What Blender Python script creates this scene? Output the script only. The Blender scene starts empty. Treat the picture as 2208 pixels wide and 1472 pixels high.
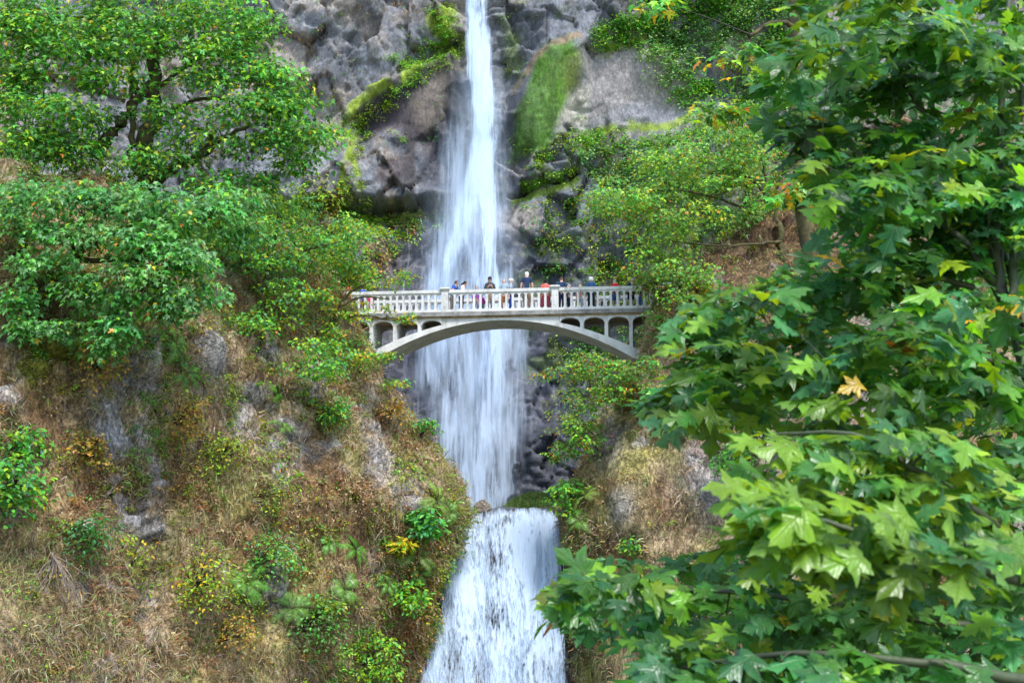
import bpy, bmesh, math, random
import numpy as np
from mathutils import Vector, Matrix

rng = np.random.default_rng(11)
random.seed(5)
scene = bpy.context.scene
col = scene.collection
R = math.radians

# ------------------------------------------------------------------ camera
PITCH = R(10.0)
FPX = 2208 * 50 / 36.0
cam_d = bpy.data.cameras.new('camera')
cam_d.lens = 50; cam_d.sensor_width = 36
cam_d.clip_start = 0.1; cam_d.clip_end = 3000
cam_d.dof.use_dof = True
cam_d.dof.focus_distance = 58
cam_d.dof.aperture_fstop = 5.6
cam = bpy.data.objects.new('camera', cam_d)
cam.rotation_euler = (R(90) + PITCH, 0, 0)
col.objects.link(cam)
scene.camera = cam

# ------------------------------------------------------------------ sky, sun, exposure
SUN_EL, SUN_AZ = R(56), R(158)           # azimuth clockwise from +Y: behind the camera
world = bpy.data.worlds.new('World'); scene.world = world
world.use_nodes = True
wn = world.node_tree.nodes; wl = world.node_tree.links
bg = wn['Background']
sky = wn.new('ShaderNodeTexSky'); sky.sky_type = 'NISHITA'
sky.sun_disc = False
sky.sun_elevation = SUN_EL; sky.sun_rotation = SUN_AZ
sky.altitude = 100
wl.new(sky.outputs[0], bg.inputs[0])
bg.inputs[1].default_value = 0.115
sun_d = bpy.data.lights.new('sun', 'SUN')
sun_d.energy = 1.5; sun_d.angle = R(14); sun_d.color = (1.0, 0.97, 0.93)
sun = bpy.data.objects.new('sun', sun_d)
to_sun = Vector((math.sin(SUN_AZ) * math.cos(SUN_EL), math.cos(SUN_AZ) * math.cos(SUN_EL), math.sin(SUN_EL)))
sun.rotation_euler = to_sun.to_track_quat('Z', 'Y').to_euler()
sun.location = (0, -20, 60)
col.objects.link(sun)
vs = scene.view_settings
vs.view_transform = 'Standard'; vs.look = 'None'; vs.gamma = 1.0; vs.use_curve_mapping = False
vs.exposure = 1.62
scene.cycles.use_denoising = True
scene.cycles.max_bounces = 7; scene.cycles.diffuse_bounces = 4
scene.cycles.glossy_bounces = 2; scene.cycles.transmission_bounces = 4
scene.cycles.transparent_max_bounces = 24

# ------------------------------------------------------------------ geometry helpers
CP, SP = math.cos(PITCH), math.sin(PITCH)

def W(px, py, Y):
    """world point on the picture ray px,py (2208x1472) at world depth Y"""
    px = np.asarray(px, float); py = np.asarray(py, float); Y = np.asarray(Y, float)
    x = (px - 1104) / FPX; u = (736 - py) / FPX
    dy = CP - u * SP; dz = SP + u * CP
    t = Y / dy
    return np.stack(np.broadcast_arrays(x * t, Y, dz * t), -1)

def proj(P):
    f = P[..., 1] * CP + P[..., 2] * SP
    u = -P[..., 1] * SP + P[..., 2] * CP
    f = np.maximum(f, .01)
    return 1104 + FPX * P[..., 0] / f, 736 - FPX * u / f

def nrm(v):
    return v / np.maximum(np.linalg.norm(v, axis=-1, keepdims=True), 1e-9)

_perm = np.random.default_rng(3).permutation(256)
_perm = np.concatenate([_perm, _perm, _perm])
_val = np.random.default_rng(4).random(256)

def vnoise(x, y, z):
    xi = np.floor(x).astype(int); yi = np.floor(y).astype(int); zi = np.floor(z).astype(int)
    fx = x - xi; fy = y - yi; fz = z - zi
    fx = fx * fx * (3 - 2 * fx); fy = fy * fy * (3 - 2 * fy); fz = fz * fz * (3 - 2 * fz)
    def h(a, b, c):
        return _val[_perm[_perm[_perm[(xi + a) & 255] + ((yi + b) & 255)] + ((zi + c) & 255)] & 255]
    def l(a, b, t): return a + (b - a) * t
    return l(l(l(h(0,0,0), h(1,0,0), fx), l(h(0,1,0), h(1,1,0), fx), fy),
             l(l(h(0,0,1), h(1,0,1), fx), l(h(0,1,1), h(1,1,1), fx), fy), fz)

def fbm(P, scale, octs=4, gain=.5, off=0., stretch=(1, 1, 1)):
    a = 1.; s = 0.; tot = 0.
    q = P * scale * np.array(stretch) + off
    for _ in range(octs):
        s = s + a * vnoise(q[..., 0], q[..., 1], q[..., 2]); tot += a
        a *= gain; q = q * 2.03 + 17.3
    return s / tot * 2 - 1

def ridged(P, scale, octs=3, off=0., stretch=(1, 1, 1)):
    a = 1.; s = 0.; tot = 0.
    q = P * scale * np.array(stretch) + off
    for _ in range(octs):
        s = s + a * (1 - np.abs(2 * vnoise(q[..., 0], q[..., 1], q[..., 2]) - 1)); tot += a
        a *= .5; q = q * 2.1 + 9.1
    return s / tot

def cells(P, scale, off=0., stretch=(1, 1, 1)):
    """worley: returns F1, F2-F1 and a random number for the cell"""
    q = P * scale * np.array(stretch) + off
    b = np.floor(q).astype(int)
    f1 = np.full(q.shape[:-1], 9.); f2 = f1.copy(); cid = np.zeros(q.shape[:-1]); fac = np.zeros(q.shape[:-1])
    for i in (-1, 0, 1):
        for j in (-1, 0, 1):
            for k in (-1, 0, 1):
                c = b + np.array([i, j, k])
                h = _perm[_perm[_perm[c[..., 0] & 255] + (c[..., 1] & 255)] + (c[..., 2] & 255)] & 255
                pt = c + np.stack([_val[h], _val[(h + 71) & 255], _val[(h + 151) & 255]], -1)
                d = np.linalg.norm(pt - q, axis=-1)
                near = d < f1
                fac = np.where(near, ((q - pt) * (np.stack([_val[(h + 5) & 255], _val[(h + 99) & 255], _val[(h + 187) & 255]], -1) - .5)).sum(-1) * 2, fac)
                f2 = np.where(near, f1, np.minimum(f2, d)); cid = np.where(near, _val[(h + 33) & 255], cid)
                f1 = np.where(near, d, f1)
    cells.facet = fac
    return f1, f2 - f1, cid

def sstep(a, b, x):
    t = np.clip((x - a) / (b - a), 0, 1)
    return t * t * (3 - 2 * t)

def blob(px, py, cx, cy, rx, ry, rot=0):
    c, s = math.cos(R(rot)), math.sin(R(rot))
    dx, dy = px - cx, py - cy
    return np.exp(-(((dx * c + dy * s) / rx) ** 2 + ((-dx * s + dy * c) / ry) ** 2))

def linedist(px, py, pts):
    best = np.full(np.shape(px), 1e9); par = np.zeros(np.shape(px)); side = np.zeros(np.shape(px))
    n = len(pts) - 1
    for i in range(n):
        ax, ay = pts[i]; bx_, by_ = pts[i + 1]
        dx, dy = bx_ - ax, by_ - ay
        t = np.clip(((px - ax) * dx + (py - ay) * dy) / (dx * dx + dy * dy), 0, 1)
        d = np.hypot(px - ax - t * dx, py - ay - t * dy)
        m = d < best
        best = np.where(m, d, best); par = np.where(m, (i + t) / n, par)
        side = np.where(m, np.sign(dx * (py - ay) - dy * (px - ax)), side)   # + is below a left-to-right line
    return best, par, side

def inpoly(px, py, poly):
    r = np.zeros(np.shape(px), bool); n = len(poly); j = n - 1
    for i in range(n):
        xi, yi = poly[i]; xj, yj = poly[j]
        if yi != yj:
            r ^= ((yi > py) != (yj > py)) & (px < (xj - xi) * (py - yi) / (yj - yi) + xi)
        j = i
    return r

def soft(px, py, poly, w):
    d, _, _ = linedist(px, py, list(poly) + [poly[0]])
    s = np.where(inpoly(px, py, poly), d, -d)
    return sstep(-w, w, s)

def build_mesh(name, V, F, colr=None, uv=None, smooth=False, extra=None):
    V = np.ascontiguousarray(V, np.float32); F = np.ascontiguousarray(F, np.int32)
    me = bpy.data.meshes.new(name)
    k = F.shape[1]
    me.vertices.add(len(V)); me.vertices.foreach_set('co', V.ravel())
    me.loops.add(F.size); me.loops.foreach_set('vertex_index', F.ravel())
    me.polygons.add(len(F)); me.polygons.foreach_set('loop_start', np.arange(0, F.size, k, dtype=np.int32))
    me.update(calc_edges=True)
    me.polygons.foreach_set('use_smooth', np.full(len(F), smooth, bool))
    if colr is not None:
        a = me.color_attributes.new('Col', 'FLOAT_COLOR', 'POINT')
        c = np.ones((len(V), 4), np.float32); c[:, :colr.shape[1]] = colr
        a.data.foreach_set('color', c.ravel())
    if extra:
        for nm, arr in extra.items():
            a = me.attributes.new(nm, 'FLOAT', 'POINT'); a.data.foreach_set('value', np.ascontiguousarray(arr, np.float32).ravel())
    if uv is not None:
        l = me.uv_layers.new(name='UVMap')
        l.data.foreach_set('uv', np.ascontiguousarray(uv[F.ravel()], np.float32).ravel())
    return me

def link(name, me, mat=None, parent=None, loc=None):
    o = bpy.data.objects.new(name, me); col.objects.link(o)
    if mat is not None and me is not None and not me.materials: me.materials.append(mat)
    if parent is not None: o.parent = parent
    if loc is not None: o.location = loc
    return o

def tag(o, label=None, cat=None, group=None, kind=None):
    if label: o['label'] = label
    if cat: o['category'] = cat
    if group: o['group'] = group
    if kind: o['kind'] = kind
    return o

def empty(name, loc=(0, 0, 0)):
    o = bpy.data.objects.new(name, None); o.location = [float(c) for c in loc]; col.objects.link(o)
    o.empty_display_size = .2
    return o

def grid_faces(nu, nv):
    i = np.arange(nu - 1)[None, :] + np.arange(nv - 1)[:, None] * nu
    i = i.ravel()
    return np.stack([i, i + 1, i + 1 + nu, i + nu], 1)

def catmull(pts, n):
    P = np.asarray(pts, float)
    if len(P) < 3:
        t = np.linspace(0, 1, n)[:, None]; return P[0] + (P[-1] - P[0]) * t
    E = np.vstack([2 * P[0] - P[1], P, 2 * P[-1] - P[-2]])
    t = np.linspace(0, len(P) - 1 - 1e-6, n); i = t.astype(int); f = (t - i)[:, None]
    a, b, c, d = E[i], E[i + 1], E[i + 2], E[i + 3]
    return .5 * (2 * b + (c - a) * f + (2 * a - 5 * b + 4 * c - d) * f ** 2 + (3 * b - a - 3 * c + d) * f ** 3)

def tube(pts, rad, sides=6):
    P = np.asarray(pts, float); n = len(P)
    rad = np.broadcast_to(np.asarray(rad, float), (n,))
    T = nrm(np.gradient(P, axis=0))
    ref = np.where(np.abs(T[:, 2:3]) > .9, np.array([[1., 0, 0]]), np.array([[0, 0, 1.]]))
    A = nrm(np.cross(T, ref)); B = np.cross(T, A)
    an = np.arange(sides) / sides * 2 * math.pi
    V = P[:, None] + rad[:, None, None] * (np.cos(an)[None, :, None] * A[:, None] + np.sin(an)[None, :, None] * B[:, None])
    V = V.reshape(-1, 3)
    j = np.arange(sides); F = []
    for i in range(n - 1):
        F.append(np.stack([i * sides + j, i * sides + (j + 1) % sides, (i + 1) * sides + (j + 1) % sides, (i + 1) * sides + j], 1))
    return V, np.concatenate(F)

class Acc:
    """collects vertices, faces of one size and colours for one mesh"""
    def __init__(s): s.v = []; s.f = []; s.c = []; s.n = 0
    def add(s, V, F, c=None):
        s.v.append(V); s.f.append(F + s.n); s.n += len(V)
        if c is not None: s.c.append(np.broadcast_to(np.asarray(c, float), (len(V), 3)))
    def mesh(s, name, smooth=False):
        return build_mesh(name, np.concatenate(s.v), np.concatenate(s.f), np.concatenate(s.c) if s.c else None, smooth=smooth)

def box(acc, x0, x1, y0, y1, z0, z1):
    V = np.array([[x, y, z] for z in (z0, z1) for y in (y0, y1) for x in (x0, x1)], float)
    F = np.array([[0, 2, 3, 1], [4, 5, 7, 6], [0, 1, 5, 4], [2, 6, 7, 3], [0, 4, 6, 2], [1, 3, 7, 5]])
    acc.add(V, F)

# ------------------------------------------------------------------ materials
def nodes_of(name):
    m = bpy.data.materials.new(name); m.use_nodes = True
    t = m.node_tree; t.nodes.clear()
    return m, t.nodes, t.links

def N(ns, typ, **kw):
    n = ns.new(typ)
    for k, v in kw.items():
        if k.startswith('i_'):
            key = k[2:]; key = int(key) if key.isdigit() else key.replace('_', ' ')
            n.inputs[key].default_value = v
        else: setattr(n, k, v)
    return n

def ramp(ns, stops, interp='LINEAR'):
    r = ns.new('ShaderNodeValToRGB'); e = r.color_ramp.elements; r.color_ramp.interpolation = interp
    while len(e) < len(stops): e.new(.5)
    for el, (p, c) in zip(e, stops):
        el.position = p; el.color = (c, c, c, 1) if not hasattr(c, '__len__') else (*c, 1)
    return r

def mat_leaf(name, object_colour=False, transl=.35, rough=.42, veins=False):
    m, ns, ln = nodes_of(name)
    out = N(ns, 'ShaderNodeOutputMaterial')
    src = N(ns, 'ShaderNodeObjectInfo').outputs['Color'] if object_colour else N(ns, 'ShaderNodeVertexColor', layer_name='Col').outputs[0]
    noi = N(ns, 'ShaderNodeTexNoise', i_Scale=9., i_Detail=3.)
    geo = N(ns, 'ShaderNodeNewGeometry')
    ln.new(geo.outputs['Position'], noi.inputs['Vector'])
    rp = ramp(ns, [(.3, .7), (.7, 1.25)]); ln.new(noi.outputs[0], rp.inputs[0])
    mul = N(ns, 'ShaderNodeMix', data_type='RGBA', blend_type='MULTIPLY'); mul.inputs[0].default_value = 1
    ln.new(src, mul.inputs[6]); ln.new(rp.outputs[0], mul.inputs[7])
    base = mul.outputs[2]
    pr = N(ns, 'ShaderNodeBsdfPrincipled'); pr.inputs['Roughness'].default_value = rough
    pr.inputs['Specular IOR Level'].default_value = .5 if not veins else .7
    if veins:
        uv = N(ns, 'ShaderNodeUVMap', uv_map='UVMap')
        sx = N(ns, 'ShaderNodeSeparateXYZ'); ln.new(uv.outputs[0], sx.inputs[0])
        def mth(op, a, b=None):
            n = N(ns, 'ShaderNodeMath', operation=op)
            for i, q in enumerate((a, b)):
                if q is None: continue
                if isinstance(q, (int, float)): n.inputs[i].default_value = q
                else: ln.new(q, n.inputs[i])
            return n.outputs[0]
        ax = mth('ABSOLUTE', sx.outputs[0])
        # distance from midrib and from the two pairs of lobe ribs, leaf-local
        d = ax
        for ang in (38, 88):
            c, s = math.cos(R(ang)), math.sin(R(ang))
            d2 = mth('ABSOLUTE', mth('SUBTRACT', mth('MULTIPLY', ax, c), mth('MULTIPLY', sx.outputs[1], s)))
            d = mth('MINIMUM', d, d2)
        # side ribs: stripes across
        st = mth('ABSOLUTE', mth('SUBTRACT', mth('FRACT', mth('MULTIPLY', mth('SUBTRACT', sx.outputs[1], mth('MULTIPLY', ax, .8)), 9.)), .5))
        vr = ramp(ns, [(.0, 1.), (.022, 0.)]); ln.new(d, vr.inputs[0])
        sr = ramp(ns, [(.0, .35), (.09, 0.)]); ln.new(st, sr.inputs[0])
        vm = mth('MAXIMUM', vr.outputs[0], sr.outputs[0])
        mx = N(ns, 'ShaderNodeMix', data_type='RGBA'); ln.new(mth('MULTIPLY', vm, .28), mx.inputs[0])
        ln.new(base, mx.inputs[6]); mx.inputs[7].default_value = (.30, .40, .14, 1)
        base = mx.outputs[2]
        bp = N(ns, 'ShaderNodeBump', i_Strength=.5, i_Distance=.01)
        n2 = N(ns, 'ShaderNodeTexNoise', i_Scale=40.); ln.new(geo.outputs['Position'], n2.inputs['Vector'])
        ln.new(mth('SUBTRACT', mth('MULTIPLY', n2.outputs[0], .6), vm), bp.inputs['Height'])
        ln.new(bp.outputs[0], pr.inputs['Normal'])
    ln.new(base, pr.inputs['Base Color'])
    tr = N(ns, 'ShaderNodeBsdfTranslucent')
    wm = N(ns, 'ShaderNodeMix', data_type='RGBA', blend_type='MULTIPLY'); wm.inputs[0].default_value = 1
    ln.new(base, wm.inputs[6]); wm.inputs[7].default_value = (1.9, 1.5, .45, 1)
    ln.new(wm.outputs[2], tr.inputs[0])
    mix = N(ns, 'ShaderNodeMixShader'); mix.inputs[0].default_value = transl
    ln.new(pr.outputs[0], mix.inputs[1]); ln.new(tr.outputs[0], mix.inputs[2])
    ln.new(mix.outputs[0], out.inputs[0])
    return m

def mat_vcol(name, rough=.85, scale=3., lo=.6, hi=1.4, bump=.5, bdist=.06, bscale=4., stretch=(1, 1, 1), spec=.3, transl=0, speck=4., speck_amt=.8):
    """vertex colour, broken up by noise, with fine relief; alpha of the colour lowers roughness (wet)"""
    m, ns, ln = nodes_of(name)
    out = N(ns, 'ShaderNodeOutputMaterial')
    vc = N(ns, 'ShaderNodeVertexColor', layer_name='Col')
    geo = N(ns, 'ShaderNodeTexCoord')
    mp = N(ns, 'ShaderNodeMapping'); mp.inputs['Scale'].default_value = stretch
    ln.new(geo.outputs['Object'], mp.inputs[0])
    n1 = N(ns, 'ShaderNodeTexNoise', i_Scale=scale, i_Detail=8., i_Roughness=.65); ln.new(mp.outputs[0], n1.inputs['Vector'])
    rp = ramp(ns, [(.3, lo), (.7, hi)]); ln.new(n1.outputs[0], rp.inputs[0])
    mul = N(ns, 'ShaderNodeMix', data_type='RGBA', blend_type='MULTIPLY'); mul.inputs[0].default_value = 1
    ln.new(vc.outputs[0], mul.inputs[6]); ln.new(rp.outputs[0], mul.inputs[7])
    if bump:      # fine speckle: lichen, grit, cracks
        n3 = N(ns, 'ShaderNodeTexNoise', i_Scale=scale * speck, i_Detail=5., i_Roughness=.8); ln.new(mp.outputs[0], n3.inputs['Vector'])
        r3 = ramp(ns, [(.36, .35), (.5, .95), (.64, 1.75)]); ln.new(n3.outputs[0], r3.inputs[0])
        mu2 = N(ns, 'ShaderNodeMix', data_type='RGBA', blend_type='MULTIPLY'); mu2.inputs[0].default_value = speck_amt
        ln.new(mul.outputs[2], mu2.inputs[6]); ln.new(r3.outputs[0], mu2.inputs[7]); mul = mu2
    pr = N(ns, 'ShaderNodeBsdfPrincipled'); pr.inputs['Specular IOR Level'].default_value = spec
    ln.new(mul.outputs[2], pr.inputs['Base Color'])
    rr = N(ns, 'ShaderNodeMapRange'); ln.new(vc.outputs[1], rr.inputs[0])
    rr.inputs[3].default_value = .3; rr.inputs[4].default_value = rough
    ln.new(rr.outputs[0], pr.inputs['Roughness'])
    if bump:
        n2 = N(ns, 'ShaderNodeTexNoise', i_Scale=bscale, i_Detail=9., i_Roughness=.7); ln.new(mp.outputs[0], n2.inputs['Vector'])
        n4 = N(ns, 'ShaderNodeTexNoise', i_Scale=bscale * .6, i_Detail=6., i_Roughness=.6, i_Distortion=1.2); ln.new(mp.outputs[0], n4.inputs['Vector'])
        ab = N(ns, 'ShaderNodeMath', operation='SUBTRACT'); ln.new(n4.outputs[0], ab.inputs[0]); ab.inputs[1].default_value = .5
        a2 = N(ns, 'ShaderNodeMath', operation='ABSOLUTE'); ln.new(ab.outputs[0], a2.inputs[0])
        vr = ramp(ns, [(.0, 0.), (.05, .85), (.3, 1.)]); ln.new(a2.outputs[0], vr.inputs[0])
        ad = N(ns, 'ShaderNodeMath', operation='MULTIPLY_ADD'); ln.new(vr.outputs[0], ad.inputs[0]); ad.inputs[1].default_value = .35
        ln.new(n2.outputs[0], ad.inputs[2])
        bp = N(ns, 'ShaderNodeBump', i_Strength=bump, i_Distance=bdist); ln.new(ad.outputs[0], bp.inputs['Height'])
        ln.new(bp.outputs[0], pr.inputs['Normal'])
    sh = pr.outputs[0]
    if transl:
        tr = N(ns, 'ShaderNodeBsdfTranslucent'); ln.new(mul.outputs[2], tr.inputs[0])
        mx = N(ns, 'ShaderNodeMixShader'); mx.inputs[0].default_value = transl
        ln.new(sh, mx.inputs[1]); ln.new(tr.outputs[0], mx.inputs[2]); sh = mx.outputs[0]
    ln.new(sh, out.inputs[0])
    return m

def mat_plain(name, rgb, rough=.7, var=.15, scale=20., bump=0, rgb2=None):
    m, ns, ln = nodes_of(name)
    out = N(ns, 'ShaderNodeOutputMaterial')
    tc = N(ns, 'ShaderNodeTexCoord')
    n1 = N(ns, 'ShaderNodeTexNoise', i_Scale=scale, i_Detail=6., i_Roughness=.65); ln.new(tc.outputs['Object'], n1.inputs['Vector'])
    a = tuple(c * (1 - var) for c in rgb); b = rgb2 or tuple(min(1, c * (1 + var)) for c in rgb)
    rp = ramp(ns, [(.35, a), (.65, b)]); ln.new(n1.outputs[0], rp.inputs[0])
    pr = N(ns, 'ShaderNodeBsdfPrincipled'); pr.inputs['Roughness'].default_value = rough
    ln.new(rp.outputs[0], pr.inputs['Base Color'])
    if bump:
        bp = N(ns, 'ShaderNodeBump', i_Strength=bump, i_Distance=.03); ln.new(n1.outputs[0], bp.inputs['Height']); ln.new(bp.outputs[0], pr.inputs['Normal'])
    ln.new(pr.outputs[0], out.inputs[0])
    return m

def mat_concrete(name):
    m, ns, ln = nodes_of(name)
    out = N(ns, 'ShaderNodeOutputMaterial'); geo = N(ns, 'ShaderNodeNewGeometry')
    mp = N(ns, 'ShaderNodeMapping'); mp.inputs['Scale'].default_value = (1, 1, .35); ln.new(geo.outputs['Position'], mp.inputs[0])
    n1 = N(ns, 'ShaderNodeTexNoise', i_Scale=2.2, i_Detail=7., i_Roughness=.7); ln.new(mp.outputs[0], n1.inputs['Vector'])
    n2 = N(ns, 'ShaderNodeTexNoise', i_Scale=9., i_Detail=5., i_Roughness=.7); ln.new(geo.outputs['Position'], n2.inputs['Vector'])
    c1 = ramp(ns, [(.28, (.28, .27, .24)), (.45, (.58, .58, .56)), (.7, (.73, .73, .72))]); ln.new(n1.outputs[0], c1.inputs[0])
    c2 = ramp(ns, [(.30, (.42, .38, .32)), (.42, (1., 1., 1.))]); ln.new(n2.outputs[0], c2.inputs[0])
    mul = N(ns, 'ShaderNodeMix', data_type='RGBA', blend_type='MULTIPLY'); mul.inputs[0].default_value = .7
    ln.new(c1.outputs[0], mul.inputs[6]); ln.new(c2.outputs[0], mul.inputs[7])
    pr = N(ns, 'ShaderNodeBsdfPrincipled'); pr.inputs['Roughness'].default_value = .85
    ln.new(mul.outputs[2], pr.inputs['Base Color'])
    bp = N(ns, 'ShaderNodeBump', i_Strength=.3, i_Distance=.02); ln.new(n2.outputs[0], bp.inputs['Height']); ln.new(bp.outputs[0], pr.inputs['Normal'])
    ln.new(pr.outputs[0], out.inputs[0])
    return m

def mat_water_fall(name, fine=1., soft_w=.3, off=0., lacy=False):
    """thin falling water: streaks in UV metres (u across, v down), thinned by the 'dens' attribute"""
    m, ns, ln = nodes_of(name)
    out = N(ns, 'ShaderNodeOutputMaterial')
    uv = N(ns, 'ShaderNodeUVMap', uv_map='UVMap')
    de = N(ns, 'ShaderNodeAttribute', attribute_name='dens')
    def noi(su, sv, det, ro, dist=0.):
        mp = N(ns, 'ShaderNodeMapping'); mp.inputs['Scale'].default_value = (su * fine, sv * fine, 1); mp.inputs['Location'].default_value = (off, off * 2.3, off)
        ln.new(uv.outputs[0], mp.inputs[0])
        n = N(ns, 'ShaderNodeTexNoise', i_Scale=1., i_Detail=det, i_Roughness=ro, i_Distortion=dist); ln.new(mp.outputs[0], n.inputs['Vector'])
        return n.outputs[0]
    def mth(op, a, b=None, c=None):
        n = N(ns, 'ShaderNodeMath', operation=op)
        for i, q in enumerate((a, b, c)):
            if q is None: continue
            if isinstance(q, (int, float)): n.inputs[i].default_value = q
            else: ln.new(q, n.inputs[i])
        return n.outputs[0]
    if lacy:
        a = noi(1.1, .35, 3, .55, .6); b = noi(7., 1.3, 4, .6, .4); c = noi(18., 3.5, 3, .6)
        s = mth('ADD', mth('ADD', mth('MULTIPLY', a, .36), mth('MULTIPLY', b, .40)), mth('MULTIPLY', c, .24))
    else:
        a = noi(.50, .13, 3, .6, .9); b = noi(1.9, .20, 4, .6, .6); c = noi(6.5, .35, 3, .6, .3)
        s = mth('ADD', mth('ADD', mth('MULTIPLY', a, .46), mth('MULTIPLY', b, .34)), mth('MULTIPLY', c, .20))
    # spread the noise to roughly 0..1
    s = mth('MULTIPLY_ADD', s, 4.2 if not lacy else 3.8, -1.6 if not lacy else -1.4)
    lo = mth('SUBTRACT', 1.0 - soft_w, mth('MULTIPLY', de.outputs['Fac'], 1.0 + soft_w))
    al = mth('DIVIDE', mth('SUBTRACT', s, lo), soft_w * 2)
    cl = N(ns, 'ShaderNodeClamp'); ln.new(al, cl.inputs[0])
    lim = mth('MULTIPLY', cl.outputs[0], sstep_node(ns, ln, de.outputs['Fac']))
    pr = N(ns, 'ShaderNodeBsdfPrincipled'); pr.inputs['Base Color'].default_value = (.66, .80, .97, 1); pr.inputs['Roughness'].default_value = .45  # own faint blue plus the blue cast of open shade, put into the colour
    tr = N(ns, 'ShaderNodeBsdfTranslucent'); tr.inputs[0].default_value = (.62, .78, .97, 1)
    bp = N(ns, 'ShaderNodeBump', i_Strength=.6, i_Distance=.12); ln.new(s, bp.inputs['Height'])
    ln.new(bp.outputs[0], pr.inputs['Normal'])
    m1 = N(ns, 'ShaderNodeMixShader'); m1.inputs[0].default_value = .3; ln.new(pr.outputs[0], m1.inputs[1]); ln.new(tr.outputs[0], m1.inputs[2])
    tp = N(ns, 'ShaderNodeBsdfTransparent')
    m2 = N(ns, 'ShaderNodeMixShader'); ln.new(lim, m2.inputs[0]); ln.new(tp.outputs[0], m2.inputs[1]); ln.new(m1.outputs[0], m2.inputs[2])
    ln.new(m2.outputs[0], out.inputs[0])
    return m

def sstep_node(ns, ln, sock):
    r = N(ns, 'ShaderNodeMapRange', interpolation_type='SMOOTHSTEP')
    r.inputs[1].default_value = 0; r.inputs[2].default_value = .35
    ln.new(sock, r.inputs[0]); return r.outputs[0]

M_LEAF = mat_leaf('leaf_green')
M_LEAF_NEAR = mat_leaf('maple_leaf_veined', veins=True, transl=.40, rough=.36)
M_LEAF_OBJ = mat_leaf('leaf_single', object_colour=True)
M_LEAF_NEAR_OBJ = mat_leaf('maple_leaf_single', object_colour=True, veins=True, transl=.40, rough=.36)
M_BARK = mat_plain('mossy_bark', (.045, .034, .022), .9, .3, 5., .8, rgb2=(.12, .105, .03))
M_BARK_DARK = mat_plain('dark_twig_bark', (.030, .022, .016), .8, .3, 12., .5, rgb2=(.06, .05, .03))
M_STEM = mat_plain('green_stem', (.09, .13, .05), .6, .3, 8., .3, rgb2=(.05, .05, .03))
M_CLIFF = mat_vcol('cliff_rock', scale=2.2, lo=.72, hi=1.3, bump=.6, bdist=.09, bscale=4., stretch=(1, 1, .6), speck_amt=.55, speck=3.)
M_HILL = mat_vcol('hill_soil', scale=2.2, lo=.4, hi=1.55, bump=1., bdist=.25, bscale=2.5, stretch=(1, 1, .6))
M_ROCK = mat_vcol('outcrop_rock', scale=3., lo=.5, hi=1.4, bump=1., bdist=.12, bscale=4.)
M_WETROCK = mat_plain('wet_rock', (.022, .022, .025), .3, .4, 2., .9, rgb2=(.075, .06, .055))
M_GRASS = mat_vcol('grass_blade', rough=.8, scale=2., lo=.7, hi=1.3, bump=0, transl=.25)
M_CONC = mat_concrete('weathered_concrete')
M_POOL = mat_plain('pool_water', (.03, .045, .05), .08, .2, 1.)

# ------------------------------------------------------------------ ground and pool
V = np.array([[-900, -900, -7], [900, -900, -7], [900, 900, -7], [-900, 900, -7]], float)
g = link('ground', build_mesh('ground', V, np.array([[0, 1, 2, 3]])), mat_plain('forest_floor', (.07, .075, .04), .95, .4, .5))
tag(g, kind='structure')

Y_LIP = 65.8
Z_LIP = float(W(1100, 1101, Y_LIP)[2])
gx = np.linspace(-7, 7, 40); gy = np.linspace(Y_LIP + .25, 90, 60)
GX, GY = np.meshgrid(gx, gy)
P = np.stack([GX, GY, np.full_like(GX, Z_LIP - .03)], -1).reshape(-1, 3)
P[:, 2] += .03 * fbm(P, 1.5, 3)
tag(link('pool_water', build_mesh('pool_water', P, grid_faces(40, 60), smooth=True), M_POOL), kind='structure')

# ------------------------------------------------------------------ back cliff (height field over x, z)
YC = 87.0
nx, nz = 590, 384
xs = np.linspace(-40, 40, nx); zs = np.linspace(-3, 46, nz)
X, Z = np.meshgrid(xs, zs)
P0 = np.stack([X, np.full_like(X, YC), Z], -1)
cpx, cpy = proj(P0)
wn1 = fbm(P0, .45, 4, off=3.1); wn2 = fbm(P0, .45, 4, off=41.7)
qx, qy = cpx + 20 * wn1, cpy + 20 * wn2           # organic edges

PW = P0 + .18 * np.stack([fbm(P0, .9, 3, off=70.), 0 * X, fbm(P0, .9, 3, off=80.)], -1)
f1, fe, cid = cells(PW, .42, stretch=(1, 1, .7)); fa1 = cells.facet
f1b, feb, cidb = cells(PW, 1.2, off=5., stretch=(1, 1, .75)); fa2 = cells.facet
f1c, fec, cidc = cells(PW, 3.1, off=9.); fa3 = cells.facet
D = 1.5 * fbm(P0, .10, 3) + .45 * fbm(P0, .38, 2, off=7.) + .05 * fbm(P0, 1.6, 4, off=19.)
blocky = (cid - .5) * 1.6 + 2.6 * fa1 + (cidb - .5) * .35 + .8 * fa2 + .12 * fa3 - .45 * (1 - sstep(0, .06, fe)) - .16 * (1 - sstep(0, .09, feb))
smooth_face = np.clip(soft(qx, qy, [(1265, 120), (1400, 90), (1500, 200), (1500, 265), (1270, 270)], 30)
                      + soft(qx, qy, [(985, 120), (880, 195), (795, 285), (770, 380), (860, 330), (950, 290), (985, 200)], 18)
                      + soft(qx, qy, [(1100, 200), (1180, 115), (1250, 95), (1268, 170), (1240, 250), (1190, 335), (1105, 350)], 18), 0, 1)
D += blocky * (.34 + .2 * sstep(-.1, .3, fbm(P0, .25, 3, off=88.))) * (1 - .9 * smooth_face)
left_bulge = soft(qx, qy, [(540, 470), (560, 380), (700, 285), (800, 215), (985, 120), (1000, 300), (1000, 458), (780, 468)], 14)
D += 2.4 * left_bulge
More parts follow.
